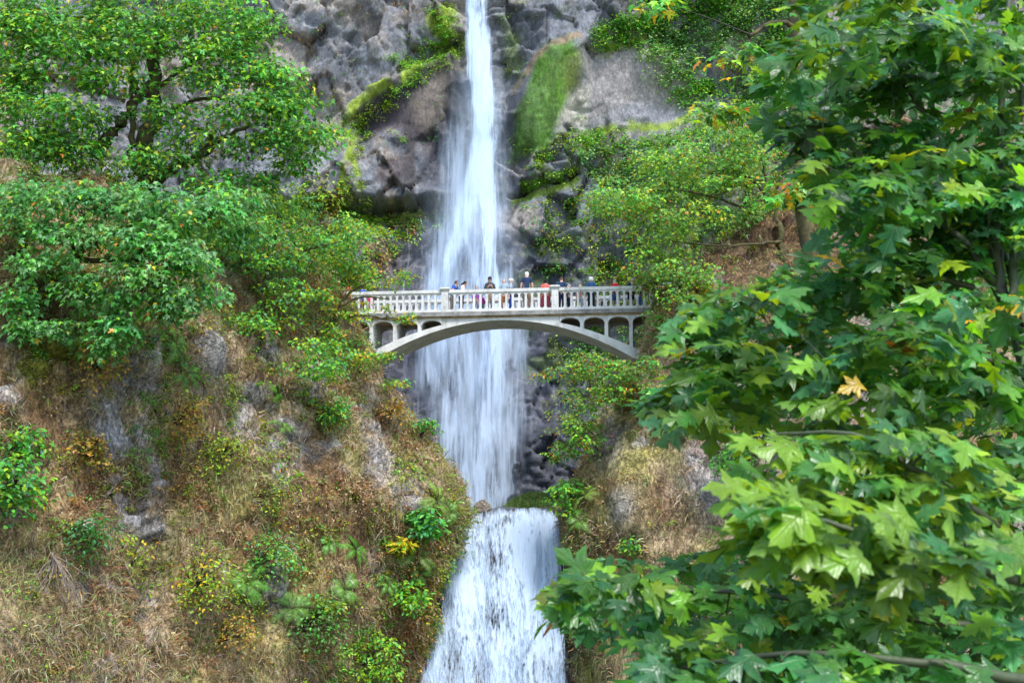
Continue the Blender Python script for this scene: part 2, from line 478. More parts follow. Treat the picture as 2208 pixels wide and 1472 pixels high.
scoop = soft(qx, qy, [(985, 118), (880, 195), (795, 285), (760, 385), (800, 365), (860, 325), (900, 420), (985, 430)], 22)
D -= 1.1 * scoop
lump = soft(qx, qy, [(690, 420), (760, 330), (880, 300), (930, 350), (950, 455), (780, 462)], 26); D += .9 * lump
# undercut below the left bulge, then the lower wall comes forward again with a sloping mossy top
jg = 9 * wn1 + 11 * fbm(P0, 1.1, 3, off=210.)
slotL = soft(cpx, cpy + jg, [(790, 470), (840, 465), (890, 459), (960, 454), (1010, 452), (1010, 459), (950, 464), (870, 470), (800, 473)], 3)
slotR = soft(cpx, cpy + .8 * jg, [(1095, 419), (1120, 413), (1180, 397), (1240, 371), (1248, 378), (1228, 391), (1170, 405), (1110, 421)], 3)
over = soft(qx, qy, [(1115, 408), (1150, 345), (1210, 300), (1265, 290), (1275, 340), (1245, 366), (1180, 392)], 10)
D += over * (.8 + 1.0 * (cidb - .5) + .5 * fa2 + .3 * (cidc - .5))
jag = .35 + .9 * cidb + .5 * (cidc - .5) + .4 * fa2
D -= 1.5 * slotL * jag; D -= 1.7 * slotR * jag
low = sstep(0, 60, cpy - np.interp(cpx, [500, 790, 1000, 1060, 1110, 1190, 1250, 1300], [496, 478, 468, 440, 420, 406, 384, 380]))
inner = sstep(740, 800, cpx) * (1 - sstep(1250, 1300, cpx))
D += inner * low * (1.0 + .012 * np.clip(cpy - 480, 0, 500) * .35)
D += 1.0 * soft(qx, qy, [(1100, 205), (1180, 112), (1250, 95), (1268, 170), (1240, 255), (1190, 335), (1105, 350)], 25)
# scrub mound behind the bridge's west end and the rising slope to the right
mound = np.exp(-(((cpx - 640) / 190) ** 2)) * sstep(400, 640, cpy + 25 * wn1)
D += 6.5 * mound
rise = sstep(1230, 1560, cpx + 20 * wn1) * sstep(250, 560, cpy + .25 * (cpx - 1300) + 20 * wn2)
D += 7. * rise
D += 2.5 * soft(qx, qy, [(1055, 1110), (1080, 1040), (1140, 960), (1300, 900), (1330, 1110)], 30) * (1 + .6 * (cidb - .5))
D += 5. * sstep(620, 0, cpx) + 4. * sstep(1500, 2208, cpx)
PC = P0.copy(); PC[..., 1] -= D
# colours (albedo)
def mixc(C, c, m): return C + (np.asarray(c, float) - C) * m[..., None]
gn = fbm(P0, .35, 5, off=2.); gn2 = fbm(P0, 1.1, 5, off=23.); gn3 = fbm(P0, .22, 4, off=61., stretch=(1, 1, .45))
C = np.zeros(P0.shape) + np.array([.14, .15, .168])
C *= (1 + .22 * gn2 + .45 * (cid - .5) + .25 * (cidb - .5))[..., None]
C *= (1 + .35 * fbm(P0, 1.3, 4, off=130., stretch=(1, 1, .3)))[..., None]
C = mixc(C, (.30, .26, .215), sstep(.05, .42, gn) * .7)
C = mixc(C, (.085, .09, .11), sstep(.05, .45, -gn3) * .7)
C = mixc(C, (.33, .32, .31), sstep(.22, .5, gn2) * .6 * (cpx < 1000))
crk = np.maximum((1 - sstep(0, .07, fe)), .6 * (1 - sstep(0, .05, feb))) * (cpx < 1000)
C = mixc(C, (.30, .22, .14), crk * .6 * sstep(-.3, .2, gn)); C = mixc(C, (.05, .048, .05), (1 - sstep(0, .03, fe)) * .75)
C = mixc(C, (.29, .268, .258), soft(qx, qy, [(1262, 130), (1330, 105), (1430, 85), (1510, 180), (1520, 265), (1270, 275)], 20) * .92)
C = mixc(C, (.27, .27, .30), soft(qx, qy, [(1290, 265), (1370, 220), (1500, 235), (1540, 262), (1480, 285)], 14) * .8)
C = mixc(C, (.48, .45, .38), soft(qx, qy, [(1205, 270), (1240, 205), (1275, 200), (1270, 285)], 12) * .85)
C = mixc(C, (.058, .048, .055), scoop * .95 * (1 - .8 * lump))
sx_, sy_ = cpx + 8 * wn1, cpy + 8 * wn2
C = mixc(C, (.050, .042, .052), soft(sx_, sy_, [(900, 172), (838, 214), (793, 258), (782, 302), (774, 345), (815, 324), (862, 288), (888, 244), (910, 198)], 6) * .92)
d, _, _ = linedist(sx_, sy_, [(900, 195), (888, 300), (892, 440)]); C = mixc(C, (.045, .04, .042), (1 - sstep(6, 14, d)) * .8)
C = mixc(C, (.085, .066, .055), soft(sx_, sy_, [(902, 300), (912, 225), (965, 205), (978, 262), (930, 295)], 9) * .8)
C = mixc(C, (.16, .20, .05), over * sstep(-.2, .2, gn2) * .7)
C = mixc(C, (.18, .15, .125), soft(qx, qy, [(890, 240), (940, 170), (985, 150), (985, 250), (930, 290)], 20) * .75)
C = mixc(C, (.07, .055, .055), soft(qx, qy, [(820, 400), (870, 360), (890, 370), (885, 430), (830, 430)], 12) * .8)
mossface = soft(qx, qy, [(1100, 352), (1106, 260), (1140, 180), (1185, 112), (1225, 95), (1250, 150), (1248, 200), (1212, 262), (1188, 335)], 14)
C = mixc(C, (.075, .19, .006), mossface * (.85 + .25 * gn2))
C = mixc(C, (.035, .075, .01), mossface * sstep(.0, .35, fbm(P0, 1.6, 3, off=150., stretch=(1, 1, .18))) * .8)
C = mixc(C, (.12, .125, .03), soft(qx, qy, [(1215, 150), (1250, 120), (1262, 200), (1225, 225)], 14) * .7)
C = mixc(C, (.10, .105, .13), soft(qx, qy, [(1085, 250), (1150, 150), (1215, 85), (1225, 98), (1178, 128), (1142, 178), (1112, 240), (1095, 310)], 9) * .85)
for pts, w in (([(1000, 95), (940, 140), (870, 190), (810, 235), (745, 290), (700, 330)], 16), ([(790, 290), (765, 345), (752, 410), (748, 450)], 8),
               ([(770, 380), (790, 420), (795, 455)], 7), ([(1240, 90), (1180, 130), (1110, 190)], 9), ([(1290, 120), (1340, 100), (1400, 80)], 10),
               ([(1300, 285), (1400, 270), (1520, 265)], 12), ([(940, 60), (960, 90), (975, 40)], 18)):
    d, _, _ = linedist(qx, qy, pts)
    C = mixc(C, (.26, .36, .03) if w != 9 else (.24, .18, .11), (1 - sstep(w * .5, w * 1.3, d)) * sstep(-.35, .2, gn2) * .9)
C = mixc(C, (.12, .17, .045), sstep(.05, .35, fbm(P0, .6, 4, off=77.)) * soft(qx, qy, [(1080, -40), (1260, -40), (1230, 90), (1110, 190), (1080, 170)], 20) * .8)
d, _, _ = linedist(cpx, cpy, [(800, 486), (900, 480), (985, 470)]); C = mixc(C, (.20, .28, .03), (1 - sstep(6, 15, d)) * .9)
d, _, _ = linedist(cpx, cpy, [(1110, 430), (1190, 415), (1240, 392)]); C = mixc(C, (.20, .28, .03), (1 - sstep(6, 14, d)) * .9)
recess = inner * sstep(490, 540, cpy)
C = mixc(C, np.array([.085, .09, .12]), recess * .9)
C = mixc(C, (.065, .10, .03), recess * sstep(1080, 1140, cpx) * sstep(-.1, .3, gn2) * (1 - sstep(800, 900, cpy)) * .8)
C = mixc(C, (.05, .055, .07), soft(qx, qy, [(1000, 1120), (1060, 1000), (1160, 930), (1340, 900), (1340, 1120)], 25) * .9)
C = mixc(C, (.27, .22, .16), np.clip(mound * 1.2, 0, 1) * (.4 + .6 * sstep(-.2, .3, gn)) * .8)
C = mixc(C, (.15, .15, .07), rise * .7)
C = mixc(C, (.33, .27, .2), sstep(.5, 1, sstep(300, 0, cpx)) * .6)
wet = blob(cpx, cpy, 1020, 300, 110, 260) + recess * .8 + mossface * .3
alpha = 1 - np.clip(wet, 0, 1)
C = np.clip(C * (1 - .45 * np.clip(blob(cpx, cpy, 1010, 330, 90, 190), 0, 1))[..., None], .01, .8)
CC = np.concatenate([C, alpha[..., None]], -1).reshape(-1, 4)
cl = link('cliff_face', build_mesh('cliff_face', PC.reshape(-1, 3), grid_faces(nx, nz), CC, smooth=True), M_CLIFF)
tag(cl, kind='structure')

def grid_normals(G):
    a = np.gradient(G, axis=1); b = np.gradient(G, axis=0)
    return nrm(np.cross(a, b))
NC = grid_normals(PC)

# ------------------------------------------------------------------ hillsides either side of the gorge
def zz(py, Y): return float(W(1104, py, Y)[2])
_l = [(893, 1530), (895, 1472), (903, 1400), (925, 1300), (948, 1230), (972, 1160), (985, 1100), (950, 1040), (922, 990), (880, 900), (842, 830), (806, 770), (770, 720), (745, 660), (700, 600), (640, 550), (540, 470), (400, 400)]
_r = [(1236, 1530), (1236, 1472), (1230, 1300), (1224, 1200), (1214, 1105), (1238, 1060), (1268, 1000), (1285, 930), (1305, 880), (1340, 830), (1376, 760), (1402, 690), (1435, 630), (1505, 560), (1590, 500), (1690, 420), (1770, 330), (1860, 240)]
ZL = np.array([zz(y, 62.) for x, y in _l]); XL = np.array([W(x, y, 62.)[0] for x, y in _l])
ZR = np.array([zz(y, 62.) for x, y in _r]); XR = np.array([W(x, y, 62.)[0] for x, y in _r])

def make_hill(side, nu, nv, zmax):
    ztab = np.linspace(-8, zmax, nv)
    G = np.zeros((nv, nu, 3))
    for k, z in enumerate(ztab):
        lean = .38 * z if z < 11 else .38 * 11 + .8 * (z - 11)
        if side < 0:
            xe = np.interp(z, ZL, XL)
            pts = [(-70, 26 + lean), (-34, 36.5 + lean), (-17.5, 45 + lean), (min(-9.5, xe - 3.5), 54 + .7 * lean), (xe - 1.2, 60.2 + .12 * lean), (xe, 62.3), (xe - .4, 65.5), (xe - 2.5, 72), (xe - 9, 90)]
        else:
            xe = np.interp(z, ZR, XR)
            pts = [(xe + 9, 90), (xe + 2.5, 72), (xe + .4, 65.5), (xe, 62.3), (xe + 1.4, 60.2 + .12 * lean), (max(8.5, xe + 4), 56 + .7 * lean), (xe + 12, 50 + lean), (xe + 30, 40 + lean), (xe + 60, 26 + lean)]
        c = catmull([(a, b, z) for a, b in pts], 900)
        s = np.concatenate([[0], np.cumsum(np.linalg.norm(np.diff(c, axis=0), axis=1))])
        # most samples where the picture looks
        a = np.interp(s / s[-1], [0, 1], [0, 1])
        w = np.where(np.abs(c[:, 0]) < 26, 1., .22); cum = np.concatenate([[0], np.cumsum(w[1:] * np.diff(s))]); cum /= cum[-1]
        q = np.linspace(0, 1, nu)
        G[k] = np.stack([np.interp(q, cum, c[:, i]) for i in range(3)], -1)
    n = grid_normals(G)
    f1, fe, ci = cells(G, .55, stretch=(1, 1, .7)); f1b, feb, cib = cells(G, 1.6, off=8., stretch=(1, 1, .6))
    rocky = sstep(.0, .4, fbm(G, .30, 3, off=50. + side))
    dsp = 1.2 * fbm(G, .22, 4, off=9. * side) + .42 * fbm(G, .8, 4, off=30., stretch=(1, 1, .7)) - .5 * (ridged(G, .8, 3, stretch=(1, 1, .3)) - .5)
    dsp += rocky * ((ci - .5) * .8 + (cib - .5) * .35 - .25 * (1 - sstep(0, .15, fe))) * .9
    G2 = G + n * dsp[..., None]
    G2[-1, :, 1] += 26; G2[-1, :, 2] += .3      # top ledge runs back to the cliff
    return G2, rocky, cib

def hill_colours(G, rocky, cib, side):
    px, py = proj(G)
    a = fbm(G, .5, 4, off=12.); b = fbm(G, 1.6, 4, off=90.); c = fbm(G, .35, 4, off=140., stretch=(1, 1, .5))
    C = np.zeros(G.shape) + np.array([.34, .235, .12])
    C *= (1 + .5 * b)[..., None]
    C = mixc(C, (.47, .36, .21), sstep(0, .45, a) * .75)
    C = mixc(C, (.27, .26, .06), sstep(.05, .4, c) * .75)
    C = mixc(C, (.20, .11, .05), sstep(.0, .35, -a) * .8)
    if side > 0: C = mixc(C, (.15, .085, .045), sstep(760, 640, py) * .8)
    rk = rocky * sstep(-.05, .35, fbm(G, .9, 4, off=33.)) * (.35 + .65 * (cib > .45))
    if side < 0:
        for cx, cy, rx, ry in ((445, 770, 50, 70), (630, 930, 30, 25), (880, 1075, 45, 35), (820, 1000, 30, 60), (800, 870, 25, 40), (520, 900, 30, 50), (680, 850, 30, 30)):
            rk = np.maximum(rk, blob(px + 18 * b, py + 18 * a, cx, cy, rx, ry))
    else:
        for cx, cy, rx, ry in ((1310, 960, 30, 45), (1530, 1050, 60, 70), (1500, 980, 30, 30), (1660, 1180, 60, 60), (1340, 1090, 30, 40)):
            rk = np.maximum(rk, blob(px + 18 * b, py + 18 * a, cx, cy, rx, ry))
    C = mixc(C, np.array([.33, .31, .30]), np.clip(rk, 0, 1) * .8)
    C = mixc(C, (.42, .40, .40), np.clip(rk, 0, 1) * sstep(.05, .3, b) * .6)
    nose = blob(px, py, 930 if side < 0 else 1225, 1330, 70, 230)
    C = mixc(C, (.075, .11, .015), nose * .8)
    moss = blob(px, py, 90, 760, 90, 60) + .8 * blob(px, py, 320, 700, 80, 40) + .7 * blob(px, py, 880, 960, 30, 60)
    C = mixc(C, (.17, .145, .02), np.clip(moss, 0, 1) * sstep(-.3, .2, b) * .9)
    C = mixc(C, (.34, .26, .16), np.clip(blob(px, py, 240, 1420, 150, 90), 0, 1) * .7)
    return np.clip(C, .01, .7)

GL, rkL, cbL = make_hill(-1, 350, 240, 16.5)
GR, rkR, cbR = make_hill(1, 300, 250, 22.)
CL = hill_colours(GL, rkL, cbL, -1); CR = hill_colours(GR, rkR, cbR, 1)
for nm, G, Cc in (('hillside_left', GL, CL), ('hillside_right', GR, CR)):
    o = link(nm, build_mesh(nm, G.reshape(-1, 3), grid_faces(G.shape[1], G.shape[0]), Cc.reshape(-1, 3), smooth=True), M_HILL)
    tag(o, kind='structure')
NL, NR = grid_normals(GL), grid_normals(GR)
NOROCK = {-1: 1 - sstep(.62, .8, CL[..., 2] / CL[..., 0]).ravel(), 1: 1 - sstep(.62, .8, CR[..., 2] / CR[..., 0]).ravel()}

class Surf:
    """random and picture-located points on a grid surface"""
    def __init__(s, G, Nn):
        s.P = G.reshape(-1, 3); s.N = Nn.reshape(-1, 3); s.px, s.py = proj(s.P)
        a = np.linalg.norm(np.cross(np.gradient(G, axis=1), np.gradient(G, axis=0)), axis=-1).ravel()
        f = -(s.N * nrm(s.P)).sum(-1)
        s.face = f > .02
        s.w = a * s.face * (s.px > -120) * (s.px < 2330) * (s.py > -120) * (s.py < 1600)
    def pick(s, n, w=None):
        q = s.w if w is None else s.w * w
        i = rng.choice(len(s.w), n, p=q / q.sum())
        P = s.P[i] + rng.normal(0, .07, (n, 3)) * .6
        return P, s.N[i], i
    def at(s, px, py):
        d = (s.px - px) ** 2 + (s.py - py) ** 2 + np.where(s.face, 0, 1e6)
        near = np.where(d < d.min() + 25)[0]
        k = near[np.argmin(s.P[near, 1])]
        return s.P[k], s.N[k]
SL, SR, SC = Surf(GL, NL), Surf(GR, NR), Surf(PC, NC)

# ------------------------------------------------------------------ leaf templates
def leaf_template(half, centre, variant, droop=.28, fold=.12):
    half = np.array(half, float)
    left = half[::-1][1:].copy(); left[:, 0] *= -1
    if abs(half[0, 0]) < 1e-6: left = left[:-1]
    B = np.vstack([half, left])
    V = np.vstack([[centre], B])
    r = np.random.default_rng(variant)
    z = -droop * (V[:, 1] - .2) ** 2 * np.sign(V[:, 1] - .2) - fold * np.abs(V[:, 0]) * (1 if variant % 2 else -.8) - .25 * V[:, 0] ** 2 * r.uniform(-.5, 1.2)
    z += r.normal(0, .022, len(z)); z[0] -= .03
    V3 = np.column_stack([V[:, 0] + r.normal(0, .012, len(V)), V[:, 1] + r.normal(0, .012, len(V)), z])
    n = len(B); i = np.arange(n)
    T = np.stack([np.zeros(n, int), 1 + i, 1 + (i + 1) % n], 1)
    return V3, T, V.copy()
HALF_HI = [(0, 0), (.09, -.07), (.20, -.10), (.30, -.05), (.45, -.03), (.37, .05), (.35, .12), (.235, .17), (.33, .19), (.40, .28), (.50, .30), (.64, .42), (.51, .44), (.47, .53), (.38, .48), (.27, .49), (.135, .44), (.16, .56), (.20, .63), (.31, .70), (.20, .75), (.17, .85), (.085, .88), (0, 1.06)]
HALF_MID = [(0, 0), (.16, -.09), (.44, -.02), (.24, .17), (.44, .27), (.62, .43), (.34, .47), (.14, .45), (.26, .68), (.13, .82), (0, 1.04)]
HALF_LOW = [(0, 0), (.40, 0), (.22, .18), (.58, .44), (.15, .46), (.2, .7), (0, 1.02)]
def leaf_hi(variant):
    r = np.random.default_rng(variant + 40)
    half = np.array(HALF_HI, float); half = half + r.normal(0, .014, half.shape) * (np.abs(half[:, :1]) > .01)
    left = half[::-1][1:-1].copy(); left[:, 0] *= -1; left += r.normal(0, .012, left.shape)
    B = np.vstack([half, left]); c = np.array([0, .24])
    inner = c + (B - c) * .52
    V = np.vstack([[c], inner, B]); x, y = V[:, 0], V[:, 1] - .24
    th = np.arctan2(x, y); rr = np.hypot(x, y)
    z = -r.uniform(.15, .75) * np.clip(V[:, 1], 0, 2) ** 2 * .6 - r.uniform(-.15, .55) * x ** 2 + r.uniform(-.35, .35) * x * np.abs(rr)
    z += .09 * rr * np.cos(th * 360 / 62.) + r.uniform(.03, .07) * np.sin(x * r.uniform(5, 9) + r.uniform(0, 6)) * rr + r.uniform(.03, .07) * np.sin(y * r.uniform(6, 10) + r.uniform(0, 6)) * rr
    n = len(B); i = np.arange(n); j = (i + 1) % n
    T = np.concatenate([np.stack([0 * i, 1 + i, 1 + j], 1), np.stack([1 + i, 1 + n + i, 1 + n + j], 1), np.stack([1 + i, 1 + n + j, 1 + j], 1)])
    return np.column_stack([V, z]), T, V.copy()
HALF_HI = [p for i, p in enumerate(HALF_HI) if i not in (1, 5, 9, 13)]
def no_ring(t):       # the same leaf as a simple fan
    V, T, U = t; n = (len(V) - 1) // 2; i = np.arange(n); k = np.r_[0, 1 + n + i]
    return V[k], np.stack([0 * i, 1 + i, 1 + (i + 1) % n], 1), U[k]
HI = [leaf_hi(v) if v < 3 else no_ring(leaf_hi(v)) for v in range(7)]
HI_OLD = [leaf_template(HALF_HI, (0, .26), v, droop=(.25, .55, .38, .7)[v % 4], fold=(.22, .34, .12, .28)[v % 4]) for v in range(6)]
MID = [leaf_template(HALF_MID, (0, .26), v + 10, fold=.2, droop=.4) for v in range(4)]
LOW = [leaf_template(HALF_LOW, (0, .26), v + 20, fold=.2, droop=.4) for v in range(3)]
OVAL = [(np.array([[0, 0, 0], [.26, .35, .05], [.2, .75, .0], [0, 1, -.12], [-.2, .75, .0], [-.26, .35, .05], [0, .5, -.05]]), np.array([[6, 0, 1], [6, 1, 2], [6, 2, 3], [6, 3, 4], [6, 4, 5], [6, 5, 0]]), None)]
KITE = [(np.array([[0, 0, 0], [.3, .45, .06], [0, 1, -.1], [-.3, .45, .06]]), np.array([[0, 1, 2], [0, 2, 3]]), None)]

def frames(d, n):
    y = nrm(d); z = nrm(n - (n * y).sum(-1, keepdims=True) * y); x = np.cross(y, z)
    return np.stack([x, y, z], -1)        # columns

def scatter_mesh(name, tmpls, pos, d, n, size, colr, uv=False):
    M = frames(d, n)
    which = rng.integers(0, len(tmpls), len(pos))
    Vs, Fs, Cs, Us, off = [], [], [], [], 0
    for k, (tv, tt, tuv) in enumerate(tmpls):
        m = which == k
        if not m.any(): continue
        v = np.einsum('nij,kj->nki', M[m], tv) * size[m][:, None, None] + pos[m][:, None]
        c = int(m.sum()); kv = len(tv)
        Vs.append(v.reshape(-1, 3)); Fs.append((tt[None] + (np.arange(c) * kv)[:, None, None]).reshape(-1, 3) + off)
        Cs.append(np.repeat(colr[m], kv, 0)); off += c * kv
        if uv: Us.append(np.tile(tuv, (c, 1)))
    return build_mesh(name, np.concatenate(Vs), np.concatenate(Fs), np.concatenate(Cs), uv=np.concatenate(Us) if uv else None, smooth=uv)

def pick_colours(n, pal, jit=.18):
    c = np.array([p[0] for p in pal], float); w = np.array([p[1] for p in pal], float)
    i = rng.choice(len(pal), n, p=w / w.sum())
    out = c[i] * (1 + rng.normal(0, jit, (n, 1))) * (1 + rng.normal(0, .08, (n, 3)))
    return np.clip(out, .006, .9)

# ------------------------------------------------------------------ waterfalls
def water_sheet(name, rows, Yf, bulge, dens, mat, nu, nv, seed, ripple=.12, parent=None):
    """rows: (py, left px, right px); Yf(py) depth; dens(px,py,u) 0..1"""
    rows = np.array(rows, float)
    py = np.linspace(rows[0, 0], rows[-1, 0], nv)
    lx = np.interp(py, rows[:, 0], rows[:, 1]); rx = np.interp(py, rows[:, 0], rows[:, 2])
    u = np.linspace(0, 1, nu)
    PX = lx[:, None] + (rx - lx)[:, None] * u[None]; PY = np.repeat(py[:, None], nu, 1)
    Y = np.array([Yf(p) for p in py])[:, None] - bulge * (1 - (2 * u - 1) ** 2)[None]
    G = W(PX, PY, Y)
    q = np.stack([G[..., 0] * 1.3, np.full_like(G[..., 0], seed), G[..., 2] * .22], -1)
    G[..., 1] -= ripple * 2 * fbm(q, 1., 4)
    if ripple > .2:      # uneven lip
        lip = np.stack([G[..., 0] * 1.1 + seed, 0 * PX, 0 * PX], -1)
        G[..., 2] += (.22 * fbm(lip, 1., 3) - .05) * np.exp(-(PY - 1098) / 26.)
    dn = np.clip(dens(PX, PY, u[None] + 0 * PX), 0, 1)
    uv = np.stack([G[..., 0], G[..., 2]], -1).reshape(-1, 2)
    me = build_mesh(name, G.reshape(-1, 3), grid_faces(nu, nv), uv=uv, smooth=True, extra={'dens': dn.ravel()})
    return link(name, me, mat, parent)

up = tag(empty('upper_waterfall', W(1030, 1130, 83)), 'tall white waterfall plunging down the cliff behind the bridge', 'waterfall', kind='structure')
up_loc = Vector(up.location)
def edge(u, a=.16): return sstep(0, a, u) * sstep(0, a, 1 - u)
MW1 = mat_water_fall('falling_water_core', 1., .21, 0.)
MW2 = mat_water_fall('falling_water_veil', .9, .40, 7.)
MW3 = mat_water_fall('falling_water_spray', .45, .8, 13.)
core = [(-40, 980, 1068), (100, 982, 1072), (200, 992, 1082), (300, 995, 1092), (350, 990, 1096), (400, 975, 1096), (450, 962, 1100), (500, 938, 1112), (560, 905, 1125), (620, 875, 1140), (700, 850, 1165), (800, 842, 1182), (900, 855, 1182), (1000, 895, 1165), (1080, 935, 1135), (1135, 955, 1120)]
def Yup(py): return float(np.interp(py, [-40, 300, 430, 500, 700, 1150], [83.6, 83.2, 82.9, 82.6, 81.9, 80.6]))
STREAMS = (([(1022, -60), (1026, 150), (1042, 250), (1040, 330), (1028, 370), (1004, 430), (985, 500), (955, 580), (928, 650), (905, 720)], 20, .56),
           ([(1042, -60), (1048, 180), (1066, 290), (1046, 370), (1054, 450), (1062, 520), (1056, 640), (1062, 800), (1046, 950), (1040, 1140)], 18, .46),
           ([(985, 500), (990, 640), (1002, 760), (985, 900), (1010, 1140)], 26, .24), ([(1030, 640), (1048, 780), (1066, 900), (1035, 1140)], 22, .26), ([(930, 640), (945, 760), (950, 880), (985, 1140)], 30, .22), ([(1085, 560), (1105, 700), (1110, 850), (1085, 1000)], 26, .15), ([(905, 640), (895, 760), (905, 900), (945, 1040)], 26, .15))
def dcore(px, py, u):
    wob = 9 * (vnoise(py / 38., px * 0 + 2., px * 0) - .5) + 7 * (vnoise(py / 13., px * 0 + 7., px / 30.) - .5)
    d_ = np.zeros(np.shape(px))
    for pts, w, a_ in STREAMS:
        d, _, _ = linedist(px + wob, py, pts)
        grow = np.interp(py, [0, 350, 600, 1100], [1., 1.25, 1.5, 1.8])
        d_ = np.maximum(d_, a_ * np.exp(-(d / (w * grow)) ** 2))
    base = np.interp(py, [-40, 200, 340, 430, 560, 640, 1140], [.14, .18, .22, .17, .11, .10, .10])
    return (base + d_) * edge(u, .36)
ws = []
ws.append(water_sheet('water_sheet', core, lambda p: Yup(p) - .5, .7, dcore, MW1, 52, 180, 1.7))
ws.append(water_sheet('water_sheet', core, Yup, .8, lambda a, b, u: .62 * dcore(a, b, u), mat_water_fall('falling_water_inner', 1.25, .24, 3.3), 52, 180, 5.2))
veil = [(-40, 975, 1082), (150, 975, 1100), (220, 960, 1110), (300, 915, 1118), (400, 895, 1128), (470, 900, 1140), (560, 862, 1165), (650, 838, 1182), (760, 822, 1196), (860, 828, 1200), (960, 855, 1190), (1060, 905, 1160), (1135, 935, 1135)]
def dveil(px, py, u):
    a = np.interp(py, [-40, 150, 260, 340, 430, 520, 640, 760, 900, 1140], [.08, .10, .17, .21, .23, .27, .34, .35, .35, .35])
    return a * edge(u, .32)
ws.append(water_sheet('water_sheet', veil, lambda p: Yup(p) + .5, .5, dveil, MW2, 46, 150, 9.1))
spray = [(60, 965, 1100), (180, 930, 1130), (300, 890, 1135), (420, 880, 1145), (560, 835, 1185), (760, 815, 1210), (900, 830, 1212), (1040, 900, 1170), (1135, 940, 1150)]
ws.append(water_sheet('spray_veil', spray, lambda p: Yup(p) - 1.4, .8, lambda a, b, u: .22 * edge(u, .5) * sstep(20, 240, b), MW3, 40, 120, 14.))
# thin side rivulets west of the main column, running down the recessed wall
for cx0, cx1, y0, y1 in ((905, 925, 470, 640), (930, 905, 468, 600), (838, 825, 560, 640), (884, 870, 480, 660), (958, 935, 460, 590)):
    rr = [(y0 + (y1 - y0) * t_, cx0 + (cx1 - cx0) * t_ + 5 * math.sin(t_ * 9 + cx0) - 2 - 5 * t_, cx0 + (cx1 - cx0) * t_ + 5 * math.sin(t_ * 9 + cx0) + 2 + 6 * t_) for t_ in np.linspace(0, 1, 12)]
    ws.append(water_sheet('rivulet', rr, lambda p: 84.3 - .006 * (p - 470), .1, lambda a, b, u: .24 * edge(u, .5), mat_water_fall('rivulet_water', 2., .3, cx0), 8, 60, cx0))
for o in ws:
    o.parent = up; o.matrix_parent_inverse = Matrix.Translation(-up_loc)

lo = tag(empty('lower_waterfall', W(1080, 1500, 61.5)), 'broad white lower waterfall spilling from the pool under the bridge', 'waterfall', kind='structure')
lo_loc = Vector(lo.location)
lrows = [(1098, 990, 1214), (1106, 988, 1215), (1130, 985, 1217), (1180, 974, 1218), (1230, 952, 1219), (1300, 930, 1224), (1400, 903, 1230), (1540, 885, 1238)]
def Ylow(py): return float(np.interp(py, [1098, 1101, 1106, 1130, 1200, 1300, 1400, 1540], [66.8, 65.9, 65.6, 65.2, 64.3, 63.4, 62.7, 62.0]))
def lumps(G):
    return .55 * fbm(G, .55, 4, off=3.) + .18 * fbm(G, 1.8, 3, off=8.)
def dlow(px, py, u):
    c = .44 + .28 * blob(px, py, 1160, 1170, 60, 70) + .22 * blob(px, py, 1010, 1270, 50, 80) + .18 * blob(px, py, 1150, 1320, 70, 120) - .22 * blob(px, py, 1062, 1215, 18, 45) - .3 * blob(px, py, 940, 1300, 18, 60) - .28 * blob(px, py, 1100, 1122, 16, 10) - .10 * blob(px, py, 1065, 1340, 22, 60)
    return c * edge(u, .07) * np.interp(py, [1098, 1104, 1120], [.45, .7, 1.])
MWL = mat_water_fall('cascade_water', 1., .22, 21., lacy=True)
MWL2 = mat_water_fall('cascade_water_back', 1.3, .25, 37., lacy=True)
lw = []
for k, (yo, mt, sc) in enumerate(((-.28, MWL, 1.), (0., MWL2, .95))):
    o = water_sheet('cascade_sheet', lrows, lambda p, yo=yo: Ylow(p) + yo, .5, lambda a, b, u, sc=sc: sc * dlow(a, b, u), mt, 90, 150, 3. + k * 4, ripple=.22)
    lw.append(o)
for o in lw:
    o.parent = lo; o.matrix_parent_inverse = Matrix.Translation(-lo_loc)
# the rock chute behind it
nu, nv = 120, 160
py = np.linspace(1096, 1600, nv); u = np.linspace(-.25, 1.25, nu)
lx = np.interp(py, [r[0] for r in lrows], [r[1] for r in lrows]); rx = np.interp(py, [r[0] for r in lrows], [r[2] for r in lrows])
PX = lx[:, None] + (rx - lx)[:, None] * u[None]
Yr = np.array([Ylow(p) for p in py])[:, None] + .55 - .4 * (1 - (2 * u - 1) ** 2)[None]
G = W(PX, np.repeat(py[:, None], nu, 1), Yr)
G[..., 2] += .16 * fbm(np.stack([G[..., 0] * 1.3, 0 * PX, 0 * PX], -1), 1., 3) * np.exp(-(py[:, None] - 1096) / 30.)
f1, fe, ci = cells(G, .9); G[..., 1] -= (.35 * fbm(G, .8, 4) + .45 * (ci - .5))
tag(link('chute_rock', build_mesh('chute_rock', G.reshape(-1, 3), grid_faces(nu, nv), smooth=True), M_WETROCK), kind='structure')

